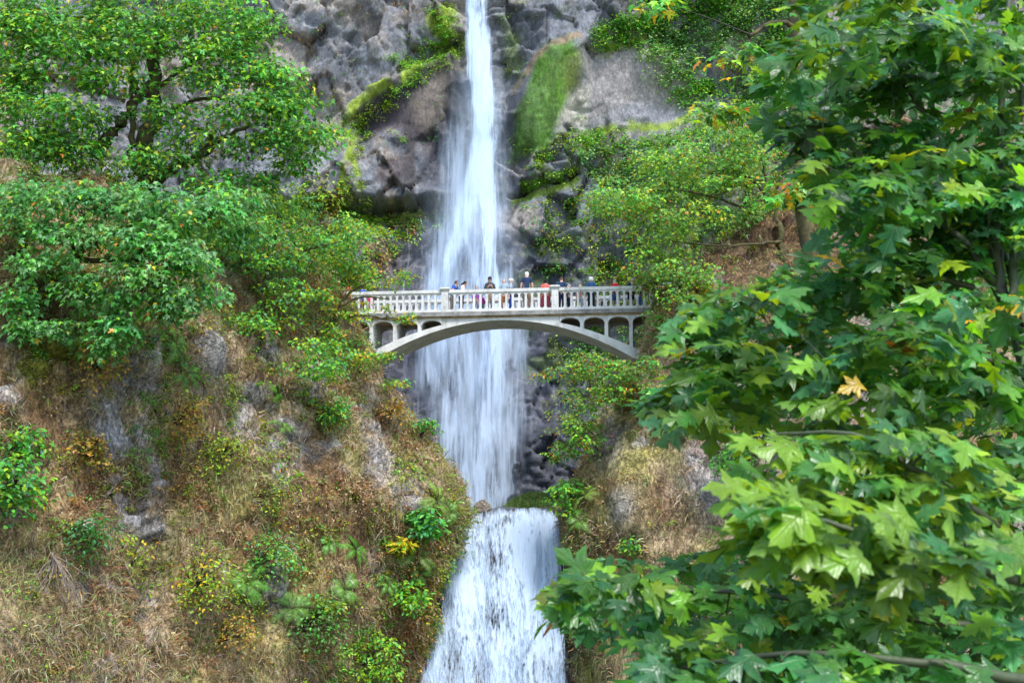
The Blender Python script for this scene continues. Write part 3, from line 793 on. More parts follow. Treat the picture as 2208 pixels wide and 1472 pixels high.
# ------------------------------------------------------------------ bridge
BY, BROT = 64.0, R(-6.0)
B0 = W(1080, 680, BY)
bridge = tag(empty('footbridge', (B0[0], B0[1], 0)), 'pale concrete arch footbridge with arcaded parapets spanning the gorge in front of the falls', 'bridge')
bridge.rotation_euler = (0, 0, BROT)
bc, bs = math.cos(BROT), math.sin(BROT)
def b_s(px, dy=0.):
    """distance along the bridge of picture column px on the plane dy behind the front face"""
    k = (px - 1104) / FPX; k = k * (1 / (CP - (736 - 680) / FPX * SP))   # x / Y at this height
    # x = B0x + s*bc - dy*bs ; y = B0y + s*bs + dy*bc ; x = k*y
    return (k * (B0[1] + dy * bc) - B0[0] + dy * bs) / (bc - k * bs)
def b_world(s, dy, z): return np.array([B0[0] + s * bc - dy * bs, B0[1] + s * bs + dy * bc, z])
def b_z(py): return float(W(1080, py, BY)[2])
BW = 2.25
Z_RAIL, Z_RB, Z_ARCH, Z_PL, Z_DT, Z_DB, Z_SP = b_z(622.5), b_z(629), b_z(632), b_z(665), b_z(671.5), b_z(680.5), b_z(684)
S0, S1 = b_s(700), b_s(1450)
def bpart(name, acc, smooth=False, parent=bridge):
    return link(name, acc.mesh(name, smooth), M_CONC, parent)
PSP = b_s(1197) - b_s(959); PITCH_B = PSP / 17.
# deck with its projecting edge
a = Acc(); box(a, S0, S1, -.16, BW + .16, Z_DB, Z_DT); link('deck_slab', a.mesh('deck_slab'), mat_plain('stained_concrete', (.20, .20, .19), .9, .35, 3., .3, rgb2=(.36, .35, .33)), bridge)
a = Acc(); box(a, S0, S1, -.07, BW + .07, Z_SP, Z_DB - .002); link('deck_cornice', a.mesh('deck_cornice'), mat_plain('rust_stained_concrete', (.30, .19, .08), .9, .35, 3., .3, rgb2=(.50, .36, .2)), bridge)
# arch ring
kE, kI = .0418, .0512
s = np.linspace(-6.5, 6.5, 60)
ze = b_z(683.5) - kE * s ** 2; zi = b_z(690) - kI * s ** 2
rows = []
for ss, e, i in zip(s, ze, zi): rows += [(ss, 0, e), (ss, BW, e), (ss, BW, i), (ss, 0, i)]
V = np.array(rows); F = []
for k in range(59):
    b = 4 * k
    for j in range(4): F.append((b + j, b + 4 + j, b + 4 + (j + 1) % 4, b + (j + 1) % 4))
F += [(0, 1, 2, 3), (4 * 59 + 3, 4 * 59 + 2, 4 * 59 + 1, 4 * 59)]
a = Acc(); a.add(V, np.array(F)); bpart('arch_ring', a)
# cross walls and the little arches between them
walls = [b_s(x) for x in (693.5, 747, 800.7, 851.5, 904.5)] + [b_s(x) for x in (1254.5, 1307, 1360, 1413)]
SPRING = b_z(699)
for w in walls:
    zb = b_z(690) - kE * w * w + .05 if abs(w) < 6.4 else b_z(800)
    a = Acc(); box(a, w - .08, w + .08, .02, BW - .02, zb, Z_SP + .01); bpart('cross_wall', a)
mid_l, mid_r = b_s(957), b_s(1203)
bays = list(zip(walls[:5], walls[1:5] + [mid_l])) + list(zip([mid_r] + walls[5:], walls[5:] + [b_s(1466)]))
for s0, s1 in bays:
    for y0, y1 in ((-.02, .26), (BW - .26, BW + .02)):
        q = np.linspace(s0 + .079, s1 - .079, 15); m = (s0 + s1) / 2; h = (s1 - s0) / 2 - .079
        zt = np.full(15, Z_SP - .001); zb = SPRING + (Z_SP - .07 - SPRING) * np.sqrt(np.clip(1 - ((q - m) / h) ** 2, 0, 1))
        V = np.array([(qq, yy, z_) for qq, t_, b_ in zip(q, zt, zb) for yy, z_ in ((y0, t_), (y1, t_), (y1, b_), (y0, b_))])
        F = [(4 * k + j, 4 * k + 4 + j, 4 * k + 4 + (j + 1) % 4, 4 * k + (j + 1) % 4) for k in range(14) for j in range(4)]
        a = Acc(); a.add(V, np.array(F)); bpart('bay_arch', a)
# solid spandrel over the crown
q = np.linspace(mid_l - .06, mid_r + .06, 30)
V = np.array([(qq, yy, z_) for qq in q for yy, z_ in ((.004, Z_SP - .001), (BW - .004, Z_SP - .001), (BW - .004, b_z(684.5) - kE * qq * qq - .02), (.004, b_z(684.5) - kE * qq * qq - .02))])
F = [(4 * k + j, 4 * k + 4 + j, 4 * k + 4 + (j + 1) % 4, 4 * k + (j + 1) % 4) for k in range(29) for j in range(4)]
a = Acc(); a.add(V, np.array(F)); bpart('crown_spandrel', a)
# parapets
def baluster_mesh():
    H = Z_ARCH - Z_PL; r = PITCH_B / 2 - .045
    zr = [0, .04, .05, .10, .30, .5, H - r - .04]; hw = [.085, .085, .055, .048, .052, .050, .046]
    for t in np.linspace(0, 1, 7): zr.append(H - r - .01 + t * r); hw.append(PITCH_B / 2 - .001 - math.sqrt(max(r * r - (t * r) ** 2, 0)))
    zr.append(H + .02); hw.append(PITCH_B / 2 - .001)
    V = np.array([(x, y, z) for z, w in zip(zr, hw) for x, y in ((-w, -.07), (w, -.07), (w, .07), (-w, .07))])
    n = len(zr); F = [(4 * k + j, 4 * k + (j + 1) % 4, 4 * k + 4 + (j + 1) % 4, 4 * k + 4 + j) for k in range(n - 1) for j in range(4)]
    F.append((4 * n - 4, 4 * n - 3, 4 * n - 2, 4 * n - 1))
    m = build_mesh('baluster', V, np.array(F)); m.materials.append(M_CONC); return m
BAL = baluster_mesh()
pil_s = [b_s(959) + k * PSP for k in (-1, 0, 1, 2)]
for yc in (.09, BW - .09):
    for k in range(3):
        p0, p1 = pil_s[k] + .16, pil_s[k + 1] - .16
        a = Acc(); box(a, p0, p1, yc - .12, yc + .12, Z_RB, Z_RAIL); r = bpart('rail', a)
        a = Acc(); box(a, p0, p1, yc - .085, yc + .085, Z_ARCH + .021, Z_RB - .001); bpart('rail_moulding', a)
        a = Acc(); box(a, p0, p1, yc - .10, yc + .10, Z_DT + .002, Z_PL); bpart('plinth', a)
        for i in range(17):
            sx = pil_s[k] + (i + .5) * PITCH_B
            if sx - .05 < p0 or sx + .05 > p1: continue
            link('baluster', BAL, None, bridge, (sx, yc, Z_PL + .001))
    for k, ps in enumerate(pil_s):
        a = Acc(); box(a, ps - .155, ps + .155, yc - .15, yc + .15, Z_DT + .003, Z_RAIL - .05)
        p = bpart('pilaster', a)
        a = Acc(); box(a, ps - .06, ps + .06, yc - .165, yc - .152, b_z(660), b_z(632)); link('raised_panel', a.mesh('raised_panel'), M_CONC, p)
        cap = [(.17, Z_RAIL - .049), (.20, Z_RAIL - .01), (.235, Z_RAIL + .03), (.235, Z_RAIL + .07), (.19, Z_RAIL + .10), (.02, Z_RAIL + .115)]
        V = np.array([(ps + x * w, yc + y * w, z) for w, z in cap for x, y in ((-1, -1), (1, -1), (1, 1), (-1, 1))])
        F = [(4 * q_ + j, 4 * q_ + (j + 1) % 4, 4 * q_ + 4 + (j + 1) % 4, 4 * q_ + 4 + j) for q_ in range(5) for j in range(4)] + [(0, 3, 2, 1), (20, 21, 22, 23)]
        a = Acc(); a.add(V, np.array(F)); link('cap', a.mesh('cap'), M_CONC, p)

# ------------------------------------------------------------------ people on the bridge
def person_base(pose):
    v = {}; e = []
    def add(n, p, r, par=None):
        v[n] = (np.array(p, float), r); 
        if par: e.append((par, n))
    add('pelvis', (0, 0, .95), (.15, .115)); add('waist', (0, 0, 1.10), (.135, .10), 'pelvis'); add('chest', (0, .01, 1.30), (.165, .115), 'waist')
    add('neckbase', (0, .012, 1.45), (.085, .075), 'chest'); add('neck', (0, .0, 1.525), (.052, .055), 'neckbase')
    add('jaw', (0, -.02, 1.585), (.072, .086), 'neck'); add('head', (0, -.008, 1.66), (.087, .105), 'jaw'); add('skull', (0, .004, 1.725), (.064, .077), 'head')
    add('nose', (0, -.112, 1.635), (.012, .014), 'jaw')
    for sgn, t in ((-1, 'l'), (1, 'r')):
        add('sho' + t, (sgn * .165, .012, 1.42), (.062, .062), 'neckbase')
        if pose == 'lean': el, wr, ha = (.25, -.10, 1.16), (.13, -.33, 1.02), (.07, -.38, 1.02)
        elif pose == 'chest': el, wr, ha = (.235, -.05, 1.13), (.10, -.24, 1.25), (.06, -.28, 1.30)
        elif pose == 'hips': el, wr, ha = (.37, .06, 1.15), (.30, -.04, .96), (.255, -.09, .90)
        elif pose == 'wave' and sgn > 0: el, wr, ha = (.30, -.12, 1.46), (.24, -.20, 1.70), (.24, -.21, 1.79)
        else: el, wr, ha = (.235, .03, 1.14), (.245, -.04, .91), (.245, -.06, .83)
        f = lambda p: (sgn * p[0], p[1], p[2])
        add('elb' + t, f(el), (.046, .044), 'sho' + t); add('wri' + t, f(wr), (.031, .026), 'elb' + t); add('han' + t, f(ha), (.036, .022), 'wri' + t)
        d = nrm(np.array(f(ha)) - np.array(f(wr))); side = nrm(np.cross(d, np.array([0, 1., .2])))
        for k, (o_, L) in enumerate(((-.030, .062), (-.011, .075), (.010, .070), (.029, .055))):
            b = np.array(f(ha)) + side * o_ + d * .03
            add('fa%s%d' % (t, k), b + d * L * .5, (.010, .010), 'han' + t); add('fb%s%d' % (t, k), b + d * L + np.array([0, -.012, -.012]), (.008, .008), 'fa%s%d' % (t, k))
        add('tha' + t, np.array(f(ha)) - side * .045 + d * .005, (.011, .011), 'han' + t); add('thb' + t, np.array(f(ha)) - side * .058 + d * .04, (.009, .009), 'tha' + t)
        add('hip' + t, (sgn * .095, 0, .88), (.095, .1), 'pelvis'); add('kne' + t, (sgn * .10, -.015, .49), (.060, .062), 'hip' + t)
        add('ank' + t, (sgn * .105, .025, .09), (.040, .042), 'kne' + t); add('toe' + t, (sgn * .12, -.15, .035), (.040, .032), 'ank' + t)
    names = list(v); idx = {n: i for i, n in enumerate(names)}
    P = np.array([v[n][0] for n in names])
    if pose == 'lean':
        k = np.clip(P[:, 2] - .95, 0, 1); k = np.where([n[:3] in ('elb', 'wri', 'han') or n[:2] in ('fa', 'fb', 'th') for n in names], .2, k)
        P[:, 1] -= k * .30; P[:, 2] -= k * .05
    me = bpy.data.meshes.new('p'); me.from_pydata(P.tolist(), [(idx[a], idx[b]) for a, b in e], [])
    ob = bpy.data.objects.new('p', me); col.objects.link(ob)
    md = ob.modifiers.new('s', 'SKIN'); md.use_smooth_shade = True
    for i, n in enumerate(names):
        sv = me.skin_vertices[0].data[i]; sv.radius = v[n][1]; sv.use_root = (n == 'pelvis')
    ob.modifiers.new('ss', 'SUBSURF').levels = 1
    dg = bpy.context.evaluated_depsgraph_get(); ev = ob.evaluated_get(dg); m2 = ev.to_mesh()
    nv_ = len(m2.vertices); co = np.zeros(nv_ * 3); m2.vertices.foreach_get('co', co); co = co.reshape(-1, 3)
    no = np.zeros(nv_ * 3); m2.vertices.foreach_get('normal', no); no = no.reshape(-1, 3)
    F = np.array([p.vertices[:] for p in m2.polygons if len(p.vertices) == 4])
    ev.to_mesh_clear(); bpy.data.objects.remove(ob)
    # nearest bone for every vertex
    best = np.full(nv_, 9.); lab = np.zeros(nv_, int); tt = np.zeros(nv_)
    for k, (a, b) in enumerate(e):
        A, B = P[idx[a]], P[idx[b]]; L = B - A
        t = np.clip(((co - A) @ L) / (L @ L), 0, 1); d = np.linalg.norm(co - A - t[:, None] * L, axis=1)
        m = d < best; best = np.where(m, d, best); lab = np.where(m, k, lab); tt = np.where(m, t, tt)
    kid = [b for a, b in e]
    return co, no, F, lab, tt, kid, P, idx
BASES = {p: person_base(p) for p in ('stand', 'lean', 'chest', 'hips', 'wave')}
_pm = {}
def cloth(rgb):
    if rgb not in _pm: _pm[rgb] = mat_plain('cloth', rgb, .9, .18, 30.)
    return _pm[rgb]
SKIN = [mat_plain('skin', c, .5, .06, 30.) for c in ((.55, .33, .24), (.48, .27, .19), (.62, .41, .32))]
M_SHOE = mat_plain('shoe', (.03, .03, .035), .6, .2)

def make_person(px, top, dy, rot, pose, label, shirt, trouser, hair, sleeve='short', legs='long', hat=None, hair_kind='short', skin=0, dress=False):
    s = b_s(px, dy); feet = b_world(s, dy, Z_DT + .002)
    H = W(px, top, feet[1])[2] - feet[2]
    co, no, F, lab, tt, kid, P, idx = BASES[pose]
    sc = H / (P[:, 2].max() + .07 if pose != 'wave' else 1.80)
    pr = tag(empty('person', feet), label, 'person', 'visitors on the footbridge')
    pr.rotation_euler = (0, 0, R(rot)); pr.scale = (sc,) * 3
    co = co.copy(); co[:, 2] -= co[:, 2].min()
    link('body', build_mesh('body', co, F, smooth=True), SKIN[skin], pr)
    part = np.array([kid[k][:3] for k in lab]); 
    def sub(name, mask, infl, mat, shape=None):
        f = F[mask[F].sum(1) >= (2 if name == 'hair' else 4)]
        if len(f) < 4: return
        used = np.unique(f); mp = -np.ones(len(co), int); mp[used] = np.arange(len(used))
        v = co[used] + no[used] * infl
        if shape is not None: v = shape(v)
        o = link(name, build_mesh(name, v, mp[f], smooth=True), mat, pr); return o
    torso = np.isin(part, ['wai', 'che', 'sho']) | ((part == 'nec') & (co[:, 2] < 1.50)) | ((part == 'hip') & (co[:, 2] > .86))
    upper = np.isin(part, ['elb'])
    arm = upper & (tt < .62) if sleeve == 'short' else upper | (np.isin(part, ['wri']) & (tt < .9))
    sub('shirt', torso | arm, .016 if sleeve == 'short' else .024, cloth(shirt))
    legm = np.isin(part, ['hip', 'kne']) | (part == 'ank')
    if dress:
        m = (np.isin(part, ['hip', 'kne', 'wai']) | ((part == 'ank') & (tt < .45))) & (co[:, 2] < 1.12)
        def flare(v):
            k = np.clip((1.05 - v[:, 2]) / .8, 0, 1); v[:, 0] *= 1 + .5 * k; v[:, 1] = v[:, 1] * (1 + .6 * k); return v
        sub('skirt', m, .03, cloth(trouser), flare)
    elif legs == 'long': sub('trousers', legm & ~((part == 'ank') & (tt > .9)), .018, cloth(trouser))
    else: sub('shorts', np.isin(part, ['hip']) | ((part == 'kne') & (tt < .85)), .026, cloth(trouser))
    for sg in (-1, 1):
        sub('shoe', (part == 'toe') & (co[:, 0] * sg > 0), .012, M_SHOE)
    hd = np.isin(part, ['jaw', 'hea', 'sku', 'nec']); hc = P[idx['head']]
    rel = co - hc
    line = .012 + np.where(rel[:, 1] > .0, -.115, 0) + np.clip(-rel[:, 1], 0, .1) * .35
    hm = hd & (rel[:, 2] > line) & ~((rel[:, 1] < -.06) & (rel[:, 2] < .045))
    if hair_kind == 'bald': hm = hd & (rel[:, 1] > .02) & (rel[:, 2] < .02) & (rel[:, 2] > -.07)
    if hair_kind == 'long': hm = hm | (hd & (rel[:, 1] > .0) & (rel[:, 2] > -.14))
    sub('hair', hm, {'short': .012, 'bald': .006, 'long': .026, 'bushy': .042, 'bun': .014, 'tail': .014}[hair_kind], cloth(hair))
    hz = hc - np.array([0, 0, BASES[pose][0][:, 2].min()])
    if hair_kind in ('bun', 'tail'):
        c = hz + np.array([0, .12, .03 if hair_kind == 'bun' else .0])
        pts = [c, c + (np.array([0, .03, -.03]) if hair_kind == 'bun' else np.array([0, .07, -.10])), c + (np.array([0, .02, -.07]) if hair_kind == 'bun' else np.array([0, .08, -.22]))]
        V, Fq = tube(catmull(pts, 7), [.02, .045, .05, .045, .035, .025, .01] if hair_kind == 'tail' else [.02, .05, .06, .06, .05, .04, .015], 8)
        link('hair_bun' if hair_kind == 'bun' else 'ponytail', build_mesh('hair_knot', V, Fq, smooth=True), cloth(hair), pr)
    if hat:
        an = np.linspace(0, 2 * math.pi, 17)[:-1]; V = []; 
        for zz_, r_ in ((-.01, 1.), (.03, 1.0), (.07, .86), (.095, .55), (.105, .12)):
            V += [(.098 * r_ * math.cos(t), -.008 + .118 * r_ * math.sin(t), .035 + zz_) for t in an]
        Fq = [(r_ * 16 + j, r_ * 16 + (j + 1) % 16, (r_ + 1) * 16 + (j + 1) % 16, (r_ + 1) * 16 + j) for r_ in range(4) for j in range(16)]
        hq = link('cap', build_mesh('cap', np.array(V) + hz, np.array(Fq), smooth=True), cloth(hat), pr)
        br = np.array([(-.085, -.09, .03), (.085, -.09, .03), (.07, -.19, .015), (-.07, -.19, .015), (-.085, -.09, .042), (.085, -.09, .042), (.07, -.19, .027), (-.07, -.19, .027)]) + hz
        link('peak', build_mesh('peak', br, np.array([[0, 1, 2, 3], [4, 7, 6, 5], [0, 4, 5, 1], [1, 5, 6, 2], [2, 6, 7, 3], [3, 7, 4, 0]])), cloth(hat), hq)
    return pr

NAVY, ROYAL, WHITE, RED, CORAL, DENIM, GREYB = (.012, .03, .085), (.01, .09, .42), (.72, .72, .72), (.55, .012, .02), (.62, .12, .10), (.07, .16, .33), (.30, .38, .46)
GREYHAIR, WHITEHAIR, DARK, BROWN, BLONDE = (.38, .37, .35), (.72, .70, .66), (.012, .011, .012), (.07, .04, .025), (.55, .44, .28)
PEOPLE = [
 (750, 619, .55, 150, 'stand', 'child in a pink-red sun hat and top at the leafy west end of the bridge', (.6, .02, .06), DENIM, BROWN, dict(hat=(.75, .03, .12))),
 (781, 613, .7, 160, 'stand', 'dark-haired person in a bright blue top half hidden by yellow leaves', (.02, .08, .5), NAVY, DARK, {}),
 (799, 634, .9, 200, 'stand', 'small child in magenta behind the leaf-covered balusters', (.6, .02, .12), (.5, .05, .15), BROWN, {}),
 (976, 603, .55, 60, 'lean', 'man in a bright blue t-shirt leaning on the rail beside the left pilaster', ROYAL, (.4, .37, .33), BROWN, {}),
 (994, 604, .6, 70, 'lean', 'woman with a dark ponytail and pale lilac top leaning on the rail', (.66, .60, .66), NAVY, DARK, dict(sleeve='long', hair_kind='tail')),
 (1027, 613.5, .6, 15, 'stand', 'dark-haired child in a purple jacket, eyes just above the rail', (.25, .07, .42), (.35, .35, .5), DARK, dict(sleeve='long')),
 (1038, 633, .9, 190, 'stand', 'small child in a magenta and teal coat behind the balusters', (.55, .05, .40), (.03, .35, .38), BROWN, dict(sleeve='long')),
 (1056, 596, .5, 5, 'chest', 'man in a black cap and dark open jacket facing the camera', (.035, .045, .05), (.5, .42, .36), DARK, dict(hat=(.02, .02, .025), sleeve='long')),
 (1087, 598.5, .6, -5, 'stand', 'pale-haired woman in a light grey-blue shirt facing the camera', GREYB, (.35, .14, .05), BLONDE, dict(legs='short', skin=2)),
 (1101, 600, .75, 95, 'stand', 'man in a white cap and grey-blue shirt turned sideways', (.28, .36, .46), (.015, .07, .4), GREYHAIR, dict(hat=(.75, .73, .70))),
 (1136, 582, .45, 180, 'stand', 'tall white-haired man in a navy t-shirt, back turned, head highest of all', NAVY, (.5, .40, .30), WHITEHAIR, dict(legs='short')),
 (1176, 600, .5, 180, 'stand', 'woman with dark hair in a bun and a coral dress, back turned', CORAL, (.55, .09, .14), DARK, dict(hair_kind='bun', dress=True)),
 (1211, 594.5, .5, 172, 'hips', 'bald man in a navy polo shirt, back turned, beside the right pilaster', (.012, .035, .10), (.015, .03, .08), (.10, .06, .04), dict(hair_kind='bald')),
 (1227, 610, .6, 120, 'stand', 'short grey-haired person with pink face between bald man and blonde', (.05, .10, .2), NAVY, GREYHAIR, dict(skin=2)),
 (1251, 611, .65, 160, 'stand', 'short person with pale blonde hair, only the head above the rail', (.5, .2, .25), (.35, .42, .5), BLONDE, {}),
 (1275, 594.5, .45, 180, 'stand', 'person with bushy white hair and blue denim jacket, back turned', (.03, .09, .21), (.02, .03, .06), WHITEHAIR, dict(sleeve='long', hair_kind='bushy')),
 (1289, 634, .7, 180, 'stand', 'small child in a white t-shirt and blue jeans behind the balusters', WHITE, (.03, .18, .5), BROWN, {}),
 (1326, 599, .55, 150, 'stand', 'short-haired person in a bright red top and blue shorts', (.62, .005, .02), (.03, .13, .25), GREYHAIR, dict(legs='short', hair_kind='bald')),
 (1361, 599, .6, 20, 'lean', 'white-haired person in a navy jersey resting arms on the rail', (.012, .02, .07), (.02, .02, .03), WHITEHAIR, dict(legs='short', skin=2)),
 (1384, 606, .8, 170, 'stand', 'person in dark navy beside the leaves at the east end of the bridge', (.012, .018, .05), DENIM, BROWN, {}),
 (1400, 603, .5, 160, 'wave', 'person in a pale grey t-shirt raising one arm at the east end', (.50, .52, .55), (.35, .42, .5), BROWN, dict(skin=2)),
]
for (px, top, dy, rot, pose, lab, sh, trs, ha, kw) in PEOPLE: make_person(px, top, dy, rot, pose, lab, sh, trs, ha, **kw)

# ------------------------------------------------------------------ trees
UP = np.array([0, 0, 1.]); TOCAM = np.array([0, -1., 0])
DEEP, MIDG, TEAL, LIME, YELL, ORAN, OLIVE = (.045, .17, .028), (.100, .37, .05), (.10, .37, .15), (.29, .50, .035), (.62, .46, .02), (.60, .24, .03), (.15, .22, .03)

def sprays(C, r, per, flat=.32, down=.35, cam_=.35, lean=None, toc=.25, jn=.33):
    """leaves in flattish layered sprays round the centres C: position, tip direction, normal"""
    n = len(C) * per
    c = np.repeat(C, per, 0); rr = np.repeat(np.broadcast_to(r, (len(C),)), per)
    o = nrm(rng.normal(0, 1, (n, 3))); rad = rng.random(n) ** .45
    off = o * (rad * rr)[:, None]; off[:, 2] *= flat
    off[:, 2] -= .25 * rr * rad ** 2                       # sprays arch over
    oh = nrm(off * np.array([1, 1, .2]))
    d = nrm(oh * .75 + TOCAM * toc - UP * down + rng.normal(0, .33, (n, 3)) + (0 if lean is None else np.asarray(lean)))
    nn = nrm(UP * .85 + TOCAM * cam_ + oh * .3 + rng.normal(0, jn, (n, 3)))
    return c + off, d, nn

def crown_centres(ells):
    out = []
    for (px, py, rx, ry, Y, dY, n) in ells:
        v = nrm(rng.normal(0, 1, (n, 3))) * (rng.random((n, 1)) ** .38)
        qx = px + v[:, 0] * rx; qy = py + v[:, 2] * ry; q = Y + v[:, 1] * dY
        out.append(W(qx, qy, q))
    return np.concatenate(out)

def make_tree(name, label, cat, trunk, limbs, ells, spray_r, per, size, pal, tmpl, n_parts=0, sides=8, bark=None, mat=None, mat_obj=None, twig_r=.02, down=.35, cam_=.35, drop=None, uv=False, centres=None, group=None, lean=None, near_first=False, jit=.2, crown_name='crown', toc=.25, jn=.33, surf=None, flat=.4, tint=None):
    """trunk/limbs: lists of (px, py, Y, radius)"""
    mat = mat or M_LEAF; mat_obj = mat_obj or M_LEAF_OBJ
    if surf is not None:      # root the tree where the bank really is, keeping its proportions
        y0 = trunk[0][2]; y1 = float(surf.at(trunk[0][0], trunk[0][1])[0][1]) + .1; k_ = y1 / y0
        trunk = [(a, b, c + y1 - y0, d * k_) for a, b, c, d in trunk]; limbs = [[(a, b, c + y1 - y0, d * k_) for a, b, c, d in l] for l in limbs]
        ells = [(a, b, c, d, e + y1 - y0, f * k_, g) for a, b, c, d, e, f, g in ells]; spray_r *= k_; size = (size[0] * k_, size[1] * k_); twig_r *= k_
    base = W(*trunk[0][:3])
    root = tag(empty(name, base), label, cat, group); off = np.array(base)
    acc = Acc(); nodes = []; nrad = []
    def limb(pts, n=18):
        P = catmull([W(p[0], p[1], p[2]) for p in pts], n)
        r = np.interp(np.linspace(0, 1, n), np.linspace(0, 1, len(pts)), [p[3] for p in pts])
        P[1:-1] += rng.normal(0, 1, (n - 2, 3)) * r[1:-1, None] * .35
        V, F = tube(P, r, sides); return P, r, V, F
    P, r, V, F = limb(trunk, 26); nodes.append(P); nrad.append(r)
    tk = Acc(); tk.add(V - off, F); link('trunk', tk.mesh('trunk', True), bark or M_BARK, root)
    for lb in limbs:
        P, r, V, F = limb(lb); nodes.append(P); nrad.append(r)
        b = Acc(); b.add(V - off, F); link('branch', b.mesh('branch', True), bark or M_BARK, root)
    nodes = np.concatenate(nodes); nrad = np.concatenate(nrad)
    C = crown_centres(ells) if centres is None else centres
    order = np.argsort(np.linalg.norm(C - nodes[0], axis=1)); tw = Acc()
    for k in order:
        c = C[k]; d = np.linalg.norm(nodes - c, axis=1) + .15 * np.linalg.norm(nodes - nodes[0], axis=1) * 0
        j = int(np.argmin(d)); a = nodes[j]
        mid = (a + c) / 2 + UP * .12 * d[j] + rng.normal(0, .06, 3) * d[j]
        P = catmull([a, mid, c], 6); r0 = min(nrad[j] * .6, twig_r * 2)
        V, F = tube(P, np.linspace(r0, twig_r * .5, 6), 4); tw.add(V - off, F)
        nodes = np.vstack([nodes, P[2:]]); nrad = np.concatenate([nrad, np.full(4, max(r0 * .7, twig_r * .6))])
    t = link('twigs', tw.mesh('twigs', True), M_BARK_DARK if bark is None else bark, root); t['kind'] = 'stuff'
    pos, d, nn = sprays(C, spray_r, per, flat=flat, down=down, cam_=cam_, lean=lean, toc=toc, jn=jn)
    sz = rng.uniform(size[0], size[1], len(pos)); cc = pick_colours(len(pos), pal, jit)
    cf = np.repeat(np.clip(rng.normal(1, .22, (len(C), 1)), .5, 1.5) * (1 + rng.normal(0, .12, (len(C), 3)) * np.array([1, .3, .7])), per, 0); cc = np.clip(cc * cf, .006, .9)
    if drop is not None:
        qx, qy = proj(pos); keep = ~drop(qx, qy); pos, d, nn, sz, cc = pos[keep], d[keep], nn[keep], sz[keep], cc[keep]
    if tint is not None: cc = tint(pos, cc)
    part = np.zeros(len(pos), bool)
    if n_parts:
        qx, qy = proj(pos); vis = (qx > 10) & (qx < 2198) & (qy > 10) & (qy < 1462)
        show = sz / pos[:, 1] * vis * (1 if not near_first else 1)
        # nearest leaves to the camera within the crown show most
        show = show * (1 + .6 * (pos[:, 1].max() - pos[:, 1]) / np.ptp(pos[:, 1]))
        part[np.argsort(-show)[:n_parts]] = True
        M = frames(d, nn); ms = []
        for k, (tv, tt_, tu) in enumerate(tmpl):
            me = build_mesh('leaf', tv, tt_, uv=tu if uv else None, smooth=uv); me.materials.append(mat_obj); ms.append(me)
        for i in np.where(part)[0]:
            o = bpy.data.objects.new('leaf', ms[i % len(ms)]); col.objects.link(o); o.parent = root
            o.matrix_local = Matrix.Translation(Vector(pos[i] - off)) @ (Matrix(M[i].tolist()).to_4x4()) @ Matrix.Scale(float(sz[i]), 4)
            o.color = (*[float(x) for x in cc[i]], 1)
    k = ~part
    o = link(crown_name, scatter_mesh(crown_name, tmpl, pos[k] - off, d[k], nn[k], sz[k], cc[k], uv), mat, root); o['kind'] = 'stuff'
    return root

